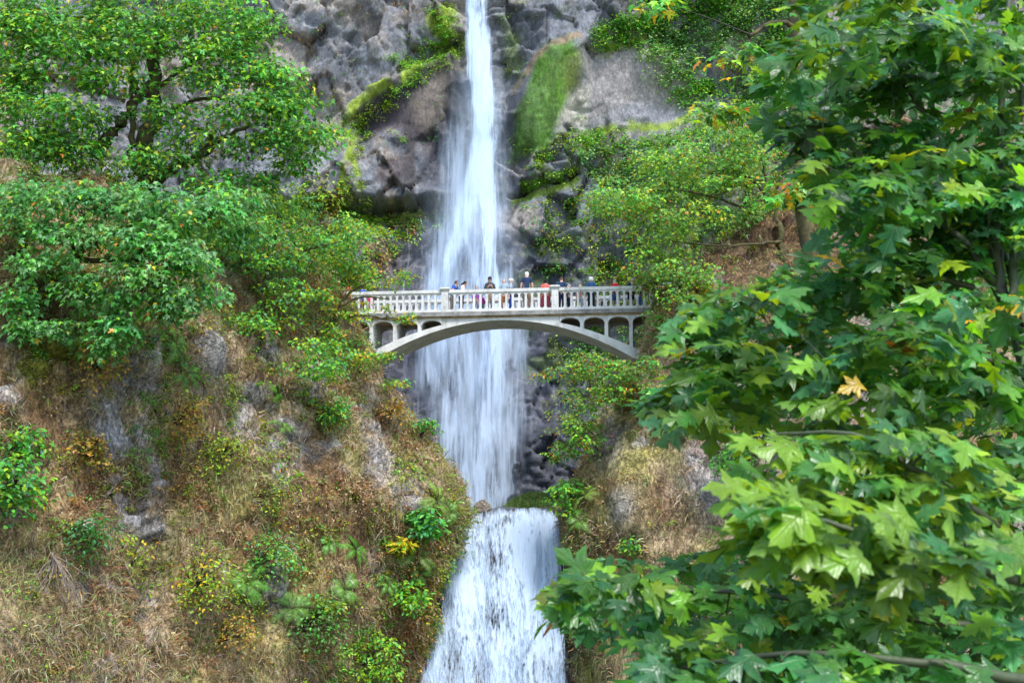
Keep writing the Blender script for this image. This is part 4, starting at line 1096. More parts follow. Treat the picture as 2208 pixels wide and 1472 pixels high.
# the big maple at upper left
make_tree('maple_tree', 'big mossy maple tree with dark limbs on the ledge at upper left', 'tree',
    [(318, 420, 47, .45), (322, 370, 47, .38), (325, 320, 47, .33), (328, 230, 47, .27), (336, 120, 47, .22), (345, 20, 47, .18), (352, -120, 47, .12)],
    [[(318, 400, 47, .26), (345, 380, 46.5, .20), (400, 352, 46.2, .17), (440, 330, 46, .14), (490, 295, 45.8, .09), (540, 270, 45.6, .05)],
     [(440, 335, 46, .12), (455, 300, 46, .09), (462, 285, 46, .06)],
     [(200, 335, 46, .25), (240, 285, 46, .21), (275, 245, 46.2, .2), (300, 215, 46.6, .16), (322, 180, 47, .12)],
     [(290, 200, 46.5, .13), (285, 150, 46.5, .11), (296, 100, 46.6, .1), (290, 20, 46.6, .07)],
     [(330, 100, 47, .14), (290, 65, 46.4, .11), (240, 48, 46, .08), (190, 40, 45.8, .06), (120, 35, 45.5, .04)],
     [(275, 360, 46, .13), (285, 270, 46.2, .1), (280, 170, 46.4, .07)],
     [(330, 200, 47, .1), (420, 130, 46.5, .07), (520, 90, 46, .05), (590, 60, 46, .03)],
     [(328, 260, 47, .1), (430, 215, 46, .07), (560, 230, 46, .05), (650, 260, 46, .03)]],
    [(420, 40, 150, 26, 46, 2.6, 34), (300, 95, 120, 22, 45.4, 2., 16), (460, 95, 110, 24, 45.6, 2., 22), (560, 60, 60, 40, 46.4, 2., 16), (570, 145, 75, 34, 46, 2., 24), (440, 165, 90, 22, 45.2, 1.6, 16), (620, 215, 75, 36, 46, 1.8, 24), (520, 230, 90, 26, 45.4, 1.6, 20), (660, 280, 60, 34, 46, 1.6, 18), (560, 300, 80, 24, 45.6, 1.4, 14), (640, 345, 36, 24, 46, 1., 9), (440, 280, 70, 18, 45, 1.2, 8),
     (90, 50, 110, 30, 45, 2.4, 22), (200, 20, 90, 26, 45.4, 2., 16), (160, 110, 130, 26, 45, 2., 24), (60, 150, 80, 30, 44.6, 2., 18), (220, 165, 90, 22, 45.2, 1.6, 16), (90, 220, 110, 28, 44.6, 1.8, 22), (200, 250, 80, 22, 45.6, 1.4, 12), (60, 290, 80, 30, 44.4, 1.6, 18), (150, 330, 80, 24, 44.6, 1.4, 12), (350, 235, 60, 20, 44.6, 1., 8), (330, 330, 60, 18, 44.6, 1., 6), (470, 395, 80, 22, 46, 1.2, 12), (540, 385, 40, 26, 46.4, 1.2, 8), (30, 380, 60, 34, 44, 1.2, 12), (250, 350, 90, 24, 45.6, 1.2, 10), (400, 330, 60, 24, 46.6, 1.2, 8), (20, 90, 50, 80, 44.6, 1.6, 14), (60, -15, 90, 26, 45, 1.6, 14), (300, -20, 120, 26, 46, 1.8, 14), (30, 30, 60, 40, 44.6, 1.4, 14), (110, 70, 90, 40, 45.4, 1.6, 18), (250, 60, 80, 40, 45, 1.4, 14), (480, 5, 90, 30, 46, 1.6, 16), (20, 200, 50, 60, 44.4, 1.4, 14), (130, 290, 90, 30, 45, 1.4, 14), (20, 330, 50, 50, 44, 1.2, 12)],
    .80, 44, (.12, .21), [(DEEP, 2.2), (MIDG, 4), ((.10, .28, .06), 1.8), (LIME, 2.6), (YELL, .12), (ORAN, .05)], LOW, n_parts=300, twig_r=.016, surf=SL, flat=.55)

# drooping maple below it
make_tree('maple_tree', 'lower spreading maple with blue-green drooping foliage below the big mossy maple', 'tree',
    [(60, 720, 44, .2), (90, 640, 44, .17), (150, 560, 43.6, .14), (240, 500, 43.2, .1), (330, 470, 43, .06)],
    [[(90, 640, 44, .12), (60, 560, 43.5, .09), (40, 480, 43, .05)], [(150, 560, 43.6, .1), (260, 560, 43, .08), (380, 560, 42.6, .04)],
     [(240, 500, 43.2, .07), (330, 560, 42.6, .05), (360, 640, 42.4, .03)], [(150, 560, 43.6, .08), (180, 470, 43, .06), (260, 410, 43, .04)]],
    [(120, 420, 120, 32, 43.4, 1.6, 26), (270, 430, 130, 34, 43, 1.6, 34), (400, 455, 90, 30, 43.4, 1.4, 20), (340, 510, 110, 40, 42.4, 1.3, 34), (180, 500, 130, 26, 42.6, 1.2, 22), (400, 560, 60, 40, 42.2, 1., 18), (300, 590, 90, 26, 42, 1., 18), (90, 560, 80, 24, 42.6, 1., 12),
     (370, 650, 46, 50, 42., .8, 16), (240, 640, 90, 20, 42.4, .9, 12), (150, 610, 60, 20, 42.6, .8, 8), (40, 640, 45, 24, 42.8, .8, 8), (55, 700, 34, 18, 42.4, .5, 6), (125, 705, 26, 18, 42.4, .5, 4), (250, 705, 56, 26, 42.2, .7, 12), (215, 745, 30, 14, 42.2, .4, 4), (25, 470, 50, 34, 43, 1., 10), (480, 430, 70, 26, 44.6, 1.2, 12), (510, 500, 60, 30, 45, 1.2, 12), (440, 620, 40, 22, 43, .6, 5)],
    .66, 40, (.13, .22), [((.11, .32, .085), 4), (MIDG, 3), (DEEP, 1.4), ((.15, .35, .12), 2.4), (LIME, .5), (YELL, .1), (ORAN, .08)], LOW, n_parts=300, twig_r=.014, down=.55, cam_=.45, surf=SL, flat=.6)

# lighter vine maples round the west end of the bridge
make_tree('vine_maple', 'bright green vine maple filling the bank between the big maple and the bridge', 'tree',
    [(560, 700, 58, .12), (570, 620, 58, .1), (590, 540, 58, .08), (600, 460, 58, .05)],
    [[(570, 620, 58, .07), (520, 560, 57.5, .05), (480, 500, 57, .03)], [(580, 580, 58, .07), (660, 540, 58, .05), (740, 520, 58.4, .03)], [(565, 650, 58, .06), (640, 700, 57.5, .04), (700, 760, 57.5, .03)]],
    [(500, 500, 80, 60, 57, 2, 26), (600, 530, 110, 60, 58, 2, 36), (700, 500, 110, 60, 60, 2, 34), (720, 565, 70, 40, 60, 2, 16), (620, 620, 90, 40, 58, 1.5, 12), (560, 690, 70, 40, 57, 1.2, 14), (680, 770, 70, 45, 57, 1.2, 20), (600, 440, 90, 30, 60, 2, 16)],
    .78, 44, (.11, .19), [(MIDG, 4), (LIME, 3.4), (TEAL, 1.6), (DEEP, .6), (YELL, .2), (ORAN, .06)], LOW, n_parts=150, twig_r=.013, surf=SL)
make_tree('vine_maple', 'yellowing vine maple trailing over the west end of the bridge parapet', 'tree',
    [(700, 745, 60.5, .09), (715, 690, 60.4, .08), (745, 640, 60.3, .06), (790, 610, 60.4, .04), (840, 590, 60.6, .02)],
    [[(715, 690, 60.4, .06), (780, 680, 60.3, .05), (850, 690, 60.4, .03), (910, 680, 60.5, .015)], [(735, 660, 60.3, .05), (780, 640, 60.2, .04), (840, 645, 60.2, .02)], [(700, 745, 60.5, .06), (770, 770, 60.2, .04), (840, 760, 60.3, .02)]],
    [(770, 590, 60, 26, 60.4, .8, 12), (860, 600, 50, 26, 60.6, .6, 10), (705, 640, 36, 40, 60.2, .8, 12), (800, 670, 70, 20, 60.2, .5, 9), (880, 684, 45, 12, 60.4, .4, 5), (710, 705, 36, 36, 60, .8, 12), (790, 765, 70, 14, 60.2, .5, 16), (850, 815, 30, 16, 60.6, .4, 5), (640, 700, 40, 60, 60, .8, 14)],
    .48, 24, (.10, .17), [(MIDG, 3), (LIME, 3), (YELL, 1.6), (OLIVE, 1), (ORAN, .5)], LOW, n_parts=150, twig_r=.009, surf=SL)
# right side, behind and below the bridge
make_tree('vine_maple', 'light green vine maple with orange flecks on the slope right of the falls', 'tree',
    [(1690, 560, 66, .2), (1680, 490, 66, .17), (1660, 430, 66, .14), (1610, 380, 66, .1), (1520, 350, 66, .06)],
    [[(1680, 490, 66, .1), (1580, 440, 66, .07), (1460, 410, 65.5, .04), (1330, 420, 65.5, .02)], [(1660, 430, 66, .1), (1640, 330, 66, .07), (1600, 260, 66, .04)], [(1685, 520, 66, .08), (1560, 530, 65, .05), (1450, 520, 65, .03)]],
    [(1480, 370, 150, 60, 66, 2.4, 66), (1330, 430, 85, 55, 65.5, 2, 30), (1450, 460, 120, 50, 65, 2, 36), (1600, 330, 90, 70, 66, 2, 34), (1570, 260, 90, 45, 66, 2, 14), (1420, 545, 70, 50, 64.8, 1.6, 20), (1480, 600, 60, 50, 63.5, 1.2, 16), (1600, 450, 70, 50, 66, 1.6, 14)],
    .85, 44, (.12, .21), [(MIDG, 3), (LIME, 3.4), ((.12, .28, .06), 3), (OLIVE, 1), (YELL, .25), (ORAN, .25)], LOW, n_parts=150, twig_r=.014, cam_=.5, surf=SR)
make_tree('vine_maple', 'green and rust coloured shrub maple hanging below the east end of the arch', 'tree',
    [(1420, 900, 63, .08), (1390, 850, 63, .07), (1330, 810, 63.2, .05), (1250, 790, 63.6, .03)],
    [[(1390, 850, 63, .05), (1320, 860, 63.3, .04), (1250, 880, 63.8, .02)], [(1400, 870, 63, .04), (1300, 930, 63.5, .03), (1240, 960, 64, .015)]],
    [(1260, 790, 70, 30, 63.4, .9, 26), (1350, 810, 70, 35, 63, 1, 24), (1290, 850, 70, 40, 63.4, 1, 20), (1260, 920, 50, 45, 64, 1, 18), (1230, 970, 45, 30, 64.5, .8, 14), (1390, 790, 30, 40, 62.6, .6, 8), (1180, 810, 22, 8, 63.6, .4, 3)],
    .55, 34, (.10, .17), [(MIDG, 3), (LIME, 2.6), ((.10, .25, .05), 2), (OLIVE, 1), (ORAN, .45), ((.35, .07, .03), .25)], LOW, n_parts=150, twig_r=.01, surf=SR)
# mossy trunk at upper right, mid distance
make_tree('maple_tree', 'dark mossy trunk with a hooked branch at top right behind the near leaves', 'tree',
    [(1800, 1930, 33, .3), (1785, 1200, 33, .24), (1760, 640, 33, .2), (1735, 500, 33, .18), (1722, 300, 33, .17), (1716, 120, 33, .16), (1712, 0, 33, .16), (1705, -140, 33, .14), (1715, -300, 33, .09)],
    [[(1716, 60, 33, .07), (1690, 48, 32.6, .06), (1650, 55, 32.4, .05), (1620, 80, 32.3, .045), (1600, 130, 32.2, .04), (1585, 190, 32.2, .025)], [(1714, 20, 33, .08), (1740, -30, 33, .06), (1800, -80, 33, .04)]],
    [(1590, 120, 60, 60, 32, .8, 8), (1560, 220, 50, 40, 32, .6, 6), (1690, 420, 50, 60, 33, 1, 8), (1820, 60, 90, 60, 34, 1.2, 16), (1430, 5, 40, 14, 34, .6, 4), (1760, -260, 300, 110, 33, 2.4, 50)],
    .55, 14, (.18, .28), [(MIDG, 3), (LIME, 2), (YELL, .8), (ORAN, .3), (DEEP, 1.)], MID, n_parts=150, twig_r=.01)

# the near maple that fills the right of the picture
FG_POLY = [(1735, -60), (1690, 90), (1665, 250), (1740, 330), (1790, 420), (1800, 520), (1680, 590), (1530, 640), (1450, 715), (1500, 770), (1400, 870), (1430, 915), (1600, 925), (1630, 1080), (1620, 1150), (1480, 1190), (1300, 1215), (1210, 1260), (1190, 1350), (1230, 1395), (1340, 1380), (1440, 1520), (2290, 1520), (2290, -60)]
def fg_centres(n, y0, y1):
    out = []
    while len(out) < n:
        x, y = rng.uniform(1150, 2290), rng.uniform(-60, 1520)
        if not inpoly(np.array(x), np.array(y), FG_POLY): continue
        if 1500 < x < 1760 and 1040 < y < 1190 and rng.random() < .8: continue
        if x < 1850 and 560 < y < 700 and rng.random() < .35: continue
        out.append(W(x, y, rng.uniform(y0, y1)))
    return np.array(out)
FGL = [
 [(2240, 900, 7.2, .03), (2208, 805, 7., .024), (2050, 770, 6.9, .018), (1850, 760, 7.1, .014), (1700, 780, 7.3, .011), (1560, 830, 7.5, .008), (1430, 880, 7.7, .005)],
 [(2300, 1240, 6.2, .03), (2208, 1180, 6, .022), (2080, 1080, 5.8, .018), (1960, 1000, 5.6, .014), (1850, 940, 5.6, .01), (1680, 935, 5.8, .006)],
 [(2330, 1380, 6.7, .03), (2000, 1335, 6.6, .018), (1780, 1300, 6.8, .014), (1560, 1275, 7., .011), (1320, 1260, 7.2, .008), (1200, 1275, 7.4, .005)],
 [(2170, 650, 7.2, .03), (2110, 560, 7.2, .024), (2000, 450, 7.3, .018), (1850, 330, 7.5, .012), (1720, 240, 7.7, .006)],
 [(2165, 640, 7.2, .026), (2140, 500, 7.3, .02), (2080, 360, 7.5, .014), (1960, 200, 7.6, .009), (1900, 60, 7.8, .006)],
 [(2100, 620, 7.2, .018), (1950, 590, 7.2, .013), (1750, 620, 7.4, .01), (1560, 670, 7.7, .006), (1470, 710, 7.8, .004)],
 [(2340, 1490, 5.7, .03), (2000, 1430, 5.5, .018), (1700, 1410, 5.7, .012), (1450, 1440, 6., .007)],
 [(2330, 1290, 4.8, .022), (2000, 1190, 4.6, .014), (1800, 1130, 4.6, .009), (1640, 1100, 4.7, .005)],
 [(2180, 650, 7.1, .024), (2190, 480, 7.2, .018), (2208, 300, 7.3, .012), (2190, 100, 7.4, .009)],
 [(2208, 700, 7., .018), (2120, 380, 7.8, .012), (2030, 330, 8, .007), (1800, 360, 8.3, .004)],
]
main_pts = []
for lb in FGL:
    P = catmull([W(p[0], p[1], p[2]) for p in lb], 13)[3:]
    main_pts.append(P + rng.normal(0, .06, P.shape))
fgc = np.concatenate([np.concatenate(main_pts), fg_centres(165, 6.2, 9.)])
def fg_drop(qx, qy):
    grown = [(x - 22 if x < 2000 else x, y) for x, y in FG_POLY]
    return ~inpoly(qx, qy, grown)
def backlit(pos, cc):      # lower limbs: yellow-green glow of backlit leaves painted into their colour
    qx, qy = proj(pos)
    m = np.clip(blob(qx, qy, 1640, 1000, 330, 190) + .6 * blob(qx, qy, 2000, 1180, 260, 160), 0, 1) * (rng.random(len(pos)) < .62)
    return cc + (np.array([.25, .44, .02]) * rng.uniform(.7, 1.2, (len(pos), 1)) - cc) * (m * .85)[:, None]
make_tree('maple_tree', 'near maple with large lobed leaves filling the right side of the view', 'tree',
    [(2420, 1900, 7.4, .11), (2360, 1500, 7.3, .09), (2270, 1000, 7.2, .06), (2205, 760, 7.2, .042), (2170, 650, 7.2, .036), (2150, 560, 7.2, .028), (2160, 300, 7.3, .02), (2180, -100, 7.5, .012)],
    FGL, None, .30, 18, (.08, .185), [(DEEP, 3.), ((.055, .21, .03), 4.), ((.055, .22, .07), 3.), ((.19, .40, .03), 1.8), ((.27, .46, .02), 1.3), (YELL, .05), ((.28, .12, .02), .05)], HI, n_parts=300, sides=8, bark=M_STEM, mat=M_LEAF_NEAR, mat_obj=M_LEAF_NEAR_OBJ,
    twig_r=.005, down=.10, cam_=.40, toc=.05, jn=.30, jit=.2, uv=True, centres=fgc, lean=(-.65, 0, -.05), drop=fg_drop, tint=backlit, flat=.32)

make_tree('maple_tree', 'second maple behind the near one, its smaller darker leaves filling the gaps', 'tree',
    [(2500, 1900, 12, .16), (2420, 1300, 12, .14), (2330, 700, 12, .11), (2260, 200, 12, .08), (2230, -120, 12, .05)],
    [[(2380, 1000, 12, .06), (2200, 900, 11.6, .04), (2000, 860, 11.4, .025), (1700, 900, 11.4, .01)], [(2330, 700, 12, .06), (2150, 560, 11.6, .04), (1950, 480, 11.4, .025), (1800, 470, 11.4, .01)],
     [(2420, 1300, 12, .06), (2200, 1250, 11.4, .04), (1900, 1220, 11., .025), (1600, 1330, 11, .01)], [(2280, 330, 12, .05), (2100, 200, 11.6, .035), (1950, 100, 11.4, .02), (1800, 60, 11.4, .01)]],
    None, .38, 20, (.09, .18), [(DEEP, 4), ((.05, .20, .030), 3.), ((.055, .21, .065), 2.), ((.16, .34, .03), 1.), (YELL, .1), (ORAN, .1)], MID, n_parts=300, bark=M_STEM, twig_r=.006, down=.15, cam_=.40, toc=.05, jn=.3,
    centres=fg_centres(165, 9., 13.), lean=(-.5, 0, -.05), drop=fg_drop)

# ------------------------------------------------------------------ shrubs standing singly on the banks
def make_shrub(px, py, surf, label, r, n, size, pal, tmpl=None, name='shrub', group='shrubs on the banks', up_=.5):
    p, nn = surf.at(px, py)
    root = tag(empty(name, p), label, 'shrub', group)
    out = nrm(nn + UP * up_)
    k = max(5, n // 22)
    C = out * r * .55 + nrm(rng.normal(0, 1, (k, 3)) + out * .5) * r * rng.uniform(.3, .75, (k, 1))
    a = Acc()
    for c in C:
        P = catmull([np.zeros(3) - nn * .1, c * .5 + UP * .08 * r, c], 5); V, F = tube(P, np.linspace(.022, .006, 5), 4); a.add(V, F)
    link('stems', a.mesh('stems', True), M_BARK_DARK, root)
    pos, d, n2 = sprays(C, r * .5, n // k, flat=.6)
    o = link('foliage', scatter_mesh('foliage', tmpl or OVAL, pos, d, n2, rng.uniform(*size, len(pos)), pick_colours(len(pos), pal, .22)), M_LEAF, root); o['kind'] = 'stuff'
    return root
PG = [(MIDG, 3), (LIME, 1.5), (DEEP, 1.5), (TEAL, 1)]
PYG = [(LIME, 3), ((.2, .26, .04), 3), (YELL, .9), (OLIVE, 1.5)]
PO = [((.42, .24, .06), 3), ((.48, .34, .08), 2), (OLIVE, 2), (YELL, .5)]
PDRY = [((.42, .31, .17), 3), ((.33, .20, .10), 2), ((.5, .4, .26), 1)]
SHR = [
 (28, 1060, SL, 'dark green leafy bush at the left edge of the brown bank', 1.3, 520, (.12, .22), PG),
 (40, 1000, SL, 'small green bush just above the dark leafy bush at the left edge', .8, 220, (.11, .2), PG),
 (205, 800, SL, 'straggly olive and orange shrub under the blue-green maple', 1.1, 420, (.07, .13), PO),
 (180, 985, SL, 'low shrub with tan dead leaves topped by yellow-green sprig', .7, 260, (.08, .14), PO),
 (480, 990, SL, 'thin yellow-leaved shrub in the middle of the brown bank', .9, 300, (.07, .13), PYG),
 (380, 910, SL, 'orange-brown shrub below the grey rock outcrop', .8, 280, (.07, .12), PO),
 (430, 1270, SL, 'wide yellow-green shrub low on the bank', 1.3, 520, (.08, .14), PYG),
 (290, 1210, SL, 'flat yellow-green shrub beside the pile of dead branches', .9, 320, (.08, .14), PYG),
 (550, 1230, SL, 'pale green shrub between two ferns low on the bank', 1.1, 400, (.07, .13), PG),
 (690, 1320, SL, 'round-leaved lime green shrub near the foot of the bank', .6, 130, (.12, .2), PYG),
 (480, 1385, SL, 'rusty bramble tangle low on the bank', 1., 340, (.07, .12), PO),
 (660, 1360, SL, 'grey-green spreading shrub at the bottom of the bank', 1.2, 440, (.08, .14), [((.12, .2, .07), 3), (MIDG, 2)]),
 (780, 1430, SL, 'bright green shrub at the bottom beside the lower falls', 1., 420, (.09, .16), [(LIME, 3), (MIDG, 2)]),
 (690, 900, SL, 'green shrub high on the bank below the vine maple', .8, 280, (.09, .15), PG),
 (840, 900, SL, 'olive bush on the shoulder of the bank beside the upper falls', .7, 220, (.08, .14), PO),
 (905, 940, SL, 'small green sapling leaning out in front of the falls', .55, 150, (.08, .14), PG),
 (905, 1130, SL, 'green leafy bush beside the lip of the lower falls', .75, 260, (.14, .24), [(MIDG, 3), (TEAL, 2)]),
 (850, 1195, SL, 'yellow-leaved bush left of the lower falls', .55, 150, (.13, .22), [(YELL, 2), (LIME, 2), (MIDG, 1)]),
 (860, 1290, SL, 'round-leaved green plant on mossy rock beside the lower falls', .7, 200, (.12, .2), [(MIDG, 2), (LIME, 2)]),
 (760, 1080, SL, 'faded brown bramble on the right part of the bank', .9, 300, (.06, .11), PDRY),
 (140, 1150, SL, 'dark bluish bramble above the dead branch pile', .9, 300, (.08, .14), [(DEEP, 3), (TEAL, 2), (OLIVE, 1)]),
 (560, 1080, SL, 'thin green and rust shrub at the centre of the bank', .9, 280, (.06, .11), [(OLIVE, 3), (LIME, 1), (ORAN, .3)]),
 (1250, 1090, SR, 'light green ferny bush right of the lip of the lower falls', .8, 280, (.10, .18), [(LIME, 2), (MIDG, 3)]),
 (1360, 850, SR, 'rust-tinged shrub at the top of the right-hand brown crag', .7, 240, (.09, .15), [(MIDG, 2), (ORAN, 1), ((.3, .08, .03), 1), (LIME, 1)]),
 (1370, 1180, SR, 'small green plants above the near drooping maple branch', .5, 120, (.09, .15), PG),
 (1300, 1330, SR, 'feathery green bush behind the near drooping maple branch', .9, 300, (.08, .14), [(MIDG, 2), (LIME, 2)]),
 (1590, 1010, SR, 'dark green shrub against the right-hand brown crag', .9, 320, (.1, .18), [(DEEP, 3), (MIDG, 2)]),
 (1500, 640, SR, 'yellow-leaved bush at the east end of the bridge', .7, 240, (.1, .17), [(YELL, 2), (LIME, 2), (OLIVE, 2)]),
 (1420, 640, SR, 'olive shrub overhanging the east end of the bridge', .8, 300, (.09, .16), [(OLIVE, 3), (LIME, 2), (ORAN, .4)]),
 (600, 436, SC, 'bright yellow-green bush on the mound at the foot of the grey cliff', 1.9, 620, (.14, .24), [(LIME, 3), ((.36, .46, .04), 2)]),
 (690, 462, SC, 'lime and rust bush on the mound next to the dark overhang', 1.5, 420, (.13, .22), [(LIME, 3), (OLIVE, 1), (ORAN, .3)]),
 (1440, 710, SR, 'green and tan shrub beside the east abutment', .7, 220, (.09, .15), [(MIDG, 2), (OLIVE, 2), ((.3, .2, .1), 1)]),
]
for (px, py, sf, lab, r, n, size, pal) in SHR: make_shrub(px, py, sf, lab, r * 1.3, int(n * 1.5), (size[0] * 1.4, size[1] * 1.5), pal)

# ------------------------------------------------------------------ ferns
def fern_mesh(seed, fronds=11, L=.85):
    r = np.random.default_rng(seed); pos, d, n, s = [], [], [], []; a = Acc()
    for k in range(fronds):
        az = k / fronds * 2 * math.pi + r.normal(0, .2); el = r.uniform(.5, 1.1); ln = L * r.uniform(.7, 1.1)
        h = np.array([math.cos(az), math.sin(az), 0])
        t = np.linspace(0, 1, 22)[:, None]
        P = h * ln * t * math.cos(el) * 1.3 + UP * (ln * t * math.sin(el) - .75 * ln * t ** 2)
        T = nrm(np.gradient(P, axis=0)); sd = nrm(np.cross(T, UP)); nn = np.cross(sd, T)
        V, F = tube(P[::3], np.linspace(.008, .003, len(P[::3])), 3); a.add(V, F)
        for sg in (-1, 1):
            pos.append(P[2:]); d.append(nrm(sd[2:] * sg + T[2:] * .35 - UP * .12)); n.append(nn[2:]); s.append(.17 * ln / .85 * np.sin(np.linspace(.35, math.pi - .15, 20)) + .02)
    return np.concatenate(pos), np.concatenate(d), np.concatenate(n), np.concatenate(s), a.mesh('midrib')
PIN = [(np.array([[0, -.11, 0], [.0, .11, .02], [1, 0, -.10]])[:, [1, 0, 2]], np.array([[0, 1, 2]]), None)]
FERN = []
for sd_, cc_ in ((1, (.13, .34, .04)), (2, (.17, .33, .06)), (3, (.24, .36, .08))):
    p_, d_, n_, s_, rib = fern_mesh(sd_)
    me = scatter_mesh('fronds', PIN, p_, d_, n_, s_, pick_colours(len(p_), [(cc_, 1)], .15)); me.materials.append(M_LEAF); rib.materials.append(M_STEM); FERN.append((me, rib))
FERNS = [(398, 802, SL, 0, 1., 'bright sword fern left of the grey rock outcrop'), (592, 852, SL, 0, .9, 'sword fern right of the grey rock outcrop under the vine maple'), (608, 930, SL, 1, 1., 'pale hanging fern against small grey rock on the bank'),
 (765, 1187, SL, 0, 1., 'sword fern on bare soil left of the yellow-leaved bush'), (739, 1269, SL, 1, 1.2, 'large fern low on the right part of the bank'), (524, 1256, SL, 0, 1.1, 'fern growing out of the pale green shrub'),
 (629, 1313, SL, 1, 1.4, 'largest fern at the foot of the bank with long arching fronds'), (708, 1174, SL, 0, .7, 'small fern above the large fern on the right part of the bank'), (891, 1198, SL, 2, 1.1, 'yellowish fern hanging beside the lower falls'),
 (935, 1085, SL, 2, 1.2, 'tan-tipped fern at the lip of the lower falls, upper left'), (962, 1105, SL, 1, 1., 'green fern right at the left lip of the lower falls'), (900, 1235, SL, 1, .9, 'green fern on the mossy rock below the yellowish fern'),
 (168, 752, SL, 1, .8, 'fern beside the moss-covered boulder at left'), (367, 742, SL, 1, 1.3, 'shaggy drooping fern under the maple foliage'), (830, 1260, SL, 0, .8, 'fern left of the round-leaved plant by the lower falls'),
 (1245, 1125, SR, 1, 1., 'fern just right of the lip of the lower falls'), (1265, 1070, SR, 2, .9, 'yellowish fern on the nose of the right-hand crag'), (1420, 1330, SR, 0, 1.3, 'fern behind the near maple sprays at the bottom'), (1690, 600, SR, 0, 1.2, 'fern on the brown slope right of the bridge'), (20, 440, SL, 0, 1.3, 'bright fern at the far left edge under the big maple')]
for px, py, sf, k, sc_, lab in FERNS:
    p, nn = sf.at(px, py)
    root = tag(empty('sword_fern', p), lab, 'fern', 'ferns on the banks')
    o = nrm(nn + UP * .35); q = Vector(o).to_track_quat('Z', 'Y'); root.rotation_euler = q.to_euler(); root.scale = (sc_ * 1.1,) * 3; root.location = (p + nn * .15).tolist()
    f = link('fronds', FERN[k][0], None, root); f['kind'] = 'stuff'
    f2 = link('midribs', FERN[k][1], None, root); f2['kind'] = 'stuff'
    for q in (f, f2): q.rotation_euler = (0, 0, rng.uniform(0, 6))

# ------------------------------------------------------------------ rocks, moss mounds, dead branches
def rock_mesh(seed, sub=3, rough=.5):
    bm = bmesh.new(); bmesh.ops.create_icosphere(bm, subdivisions=sub, radius=1)
    V = np.array([v.co[:] for v in bm.verts]); F = np.array([[v.index for v in f.verts] for f in bm.faces]); bm.free()
    f1, fe, ci = cells(V, 1.1, off=seed * 3.7)
    V = V * (1 + rough * ((ci - .5) * .8 + .4 * fbm(V, 1.5, 4, off=seed)))[:, None]
    return V, F
ROCKS = [(450, 775, SL, (.75, .5, 1.), (.30, .28, .26), 'big grey rock outcrop at the top of the brown bank'), (625, 935, SL, (.4, .3, .3), (.34, .33, .33), 'small pale rock beside the hanging fern'), (885, 1075, SL, (.6, .4, .45), (.36, .33, .31), 'pale rock on the shoulder above the lower falls'),
 (830, 1010, SL, (.4, .35, .7), (.30, .27, .24), 'tall tan rock below the olive bush'), (1311, 960, SR, (.45, .35, .6), (.30, .26, .24), 'brown-grey rock standing out of the right-hand crag'), (1505, 972, SR, (.35, .3, .3), (.32, .25, .21), 'jutting square rock under the near leaves on the crag'), (1540, 1060, SR, (.7, .4, .6), (.38, .37, .37), 'pale fractured rock in the right-hand crag')]
for i, (px, py, sf, sc_, cc_, lab) in enumerate(ROCKS):
    p, nn = sf.at(px, py); V, F = rock_mesh(i + 1); V = V * np.array(sc_)
    cv = np.array(cc_) * (1 + .4 * fbm(V, 2.5, 4))[:, None]
    o = link('rock_outcrop', build_mesh('rock_outcrop', V, F, cv, smooth=False), M_ROCK, None, p - nn * .25); tag(o, lab, 'rock', 'rocks in the banks')
MOSS = [(95, 740, (1., .5, .6), 'large moss-covered hump under the maple at left'), (62, 792, (.6, .4, .4), 'rounded mossy boulder below the large mossy hump'), (68, 832, (.3, .25, .25), 'smallest moss cushion at the left')]
for i, (px, py, sc_, lab) in enumerate(MOSS):
    p, nn = SL.at(px, py); V, F = rock_mesh(i + 20, rough=.3); V *= np.array(sc_)
    cv = np.array((.15, .15, .02)) * (1 + .5 * fbm(V, 3., 4))[:, None]
    o = link('mossy_boulder', build_mesh('mossy_boulder', V, F, cv, smooth=True), M_ROCK, None, p - nn * .2); tag(o, lab, 'boulder', 'mossy boulders')
V, F = rock_mesh(44); V *= np.array((.42, .35, .4))
o = link('boulder', build_mesh('boulder', V, F, np.array((.30, .25, .2)) * np.ones((len(V), 3))), M_ROCK, None, W(1043, 1098, 67.0)); tag(o, 'small tan boulder on the lip between the upper and lower falls', 'boulder')

def deadwood(px, py, label, n, L, spread, dirn):
    p, nn = SL.at(px, py); root = tag(empty('dead_branch', p), label, 'branch', 'dead wood on the bank')
    for k in range(n):
        a = Acc(); d = nrm(np.array(dirn) + rng.normal(0, spread, 3)); ln = L * rng.uniform(.5, 1)
        mid = d * ln * .5 + rng.normal(0, .08, 3) * ln
        P = catmull([rng.normal(0, .06, 3) + nn * .2, mid + nn * .3, d * ln + nn * .25], 8); V, F = tube(P, np.linspace(.022, .006, 8), 4); a.add(V, F)
        for j in range(3):
            b = P[3 + j]; e = b + nrm(d + rng.normal(0, .5, 3)) * ln * .3; V, F = tube(np.array([b, (b + e) / 2 + rng.normal(0, .02, 3), e]), [.009, .006, .003], 3); 
            V4, F4 = V, F; a.add(V4, F4)
        link('twig', a.mesh('twig', True), M_DEAD, root)
M_DEAD = mat_plain('dead_wood', (.24, .19, .16), .9, .3, 8., .4)
deadwood(112, 1195, 'fan of bare grey dead branches on the left of the bank', 16, 2.2, .45, (.1, -.2, -1))
deadwood(300, 1095, 'bare grey stick lying on the middle of the bank', 2, 1.1, .1, (.7, 0, .6))
deadwood(5, 1330, 'bent bare stick at the lower left edge', 2, 1.6, .15, (.5, 0, -.9))
deadwood(250, 1060, 'small tangle of dead twigs above the flat shrub', 7, 1., .6, (-.2, -.2, -1))
deadwood(560, 720, 'bare twigs under the vine maple above the rock outcrop', 6, 1.5, .5, (1, -.2, -.3))

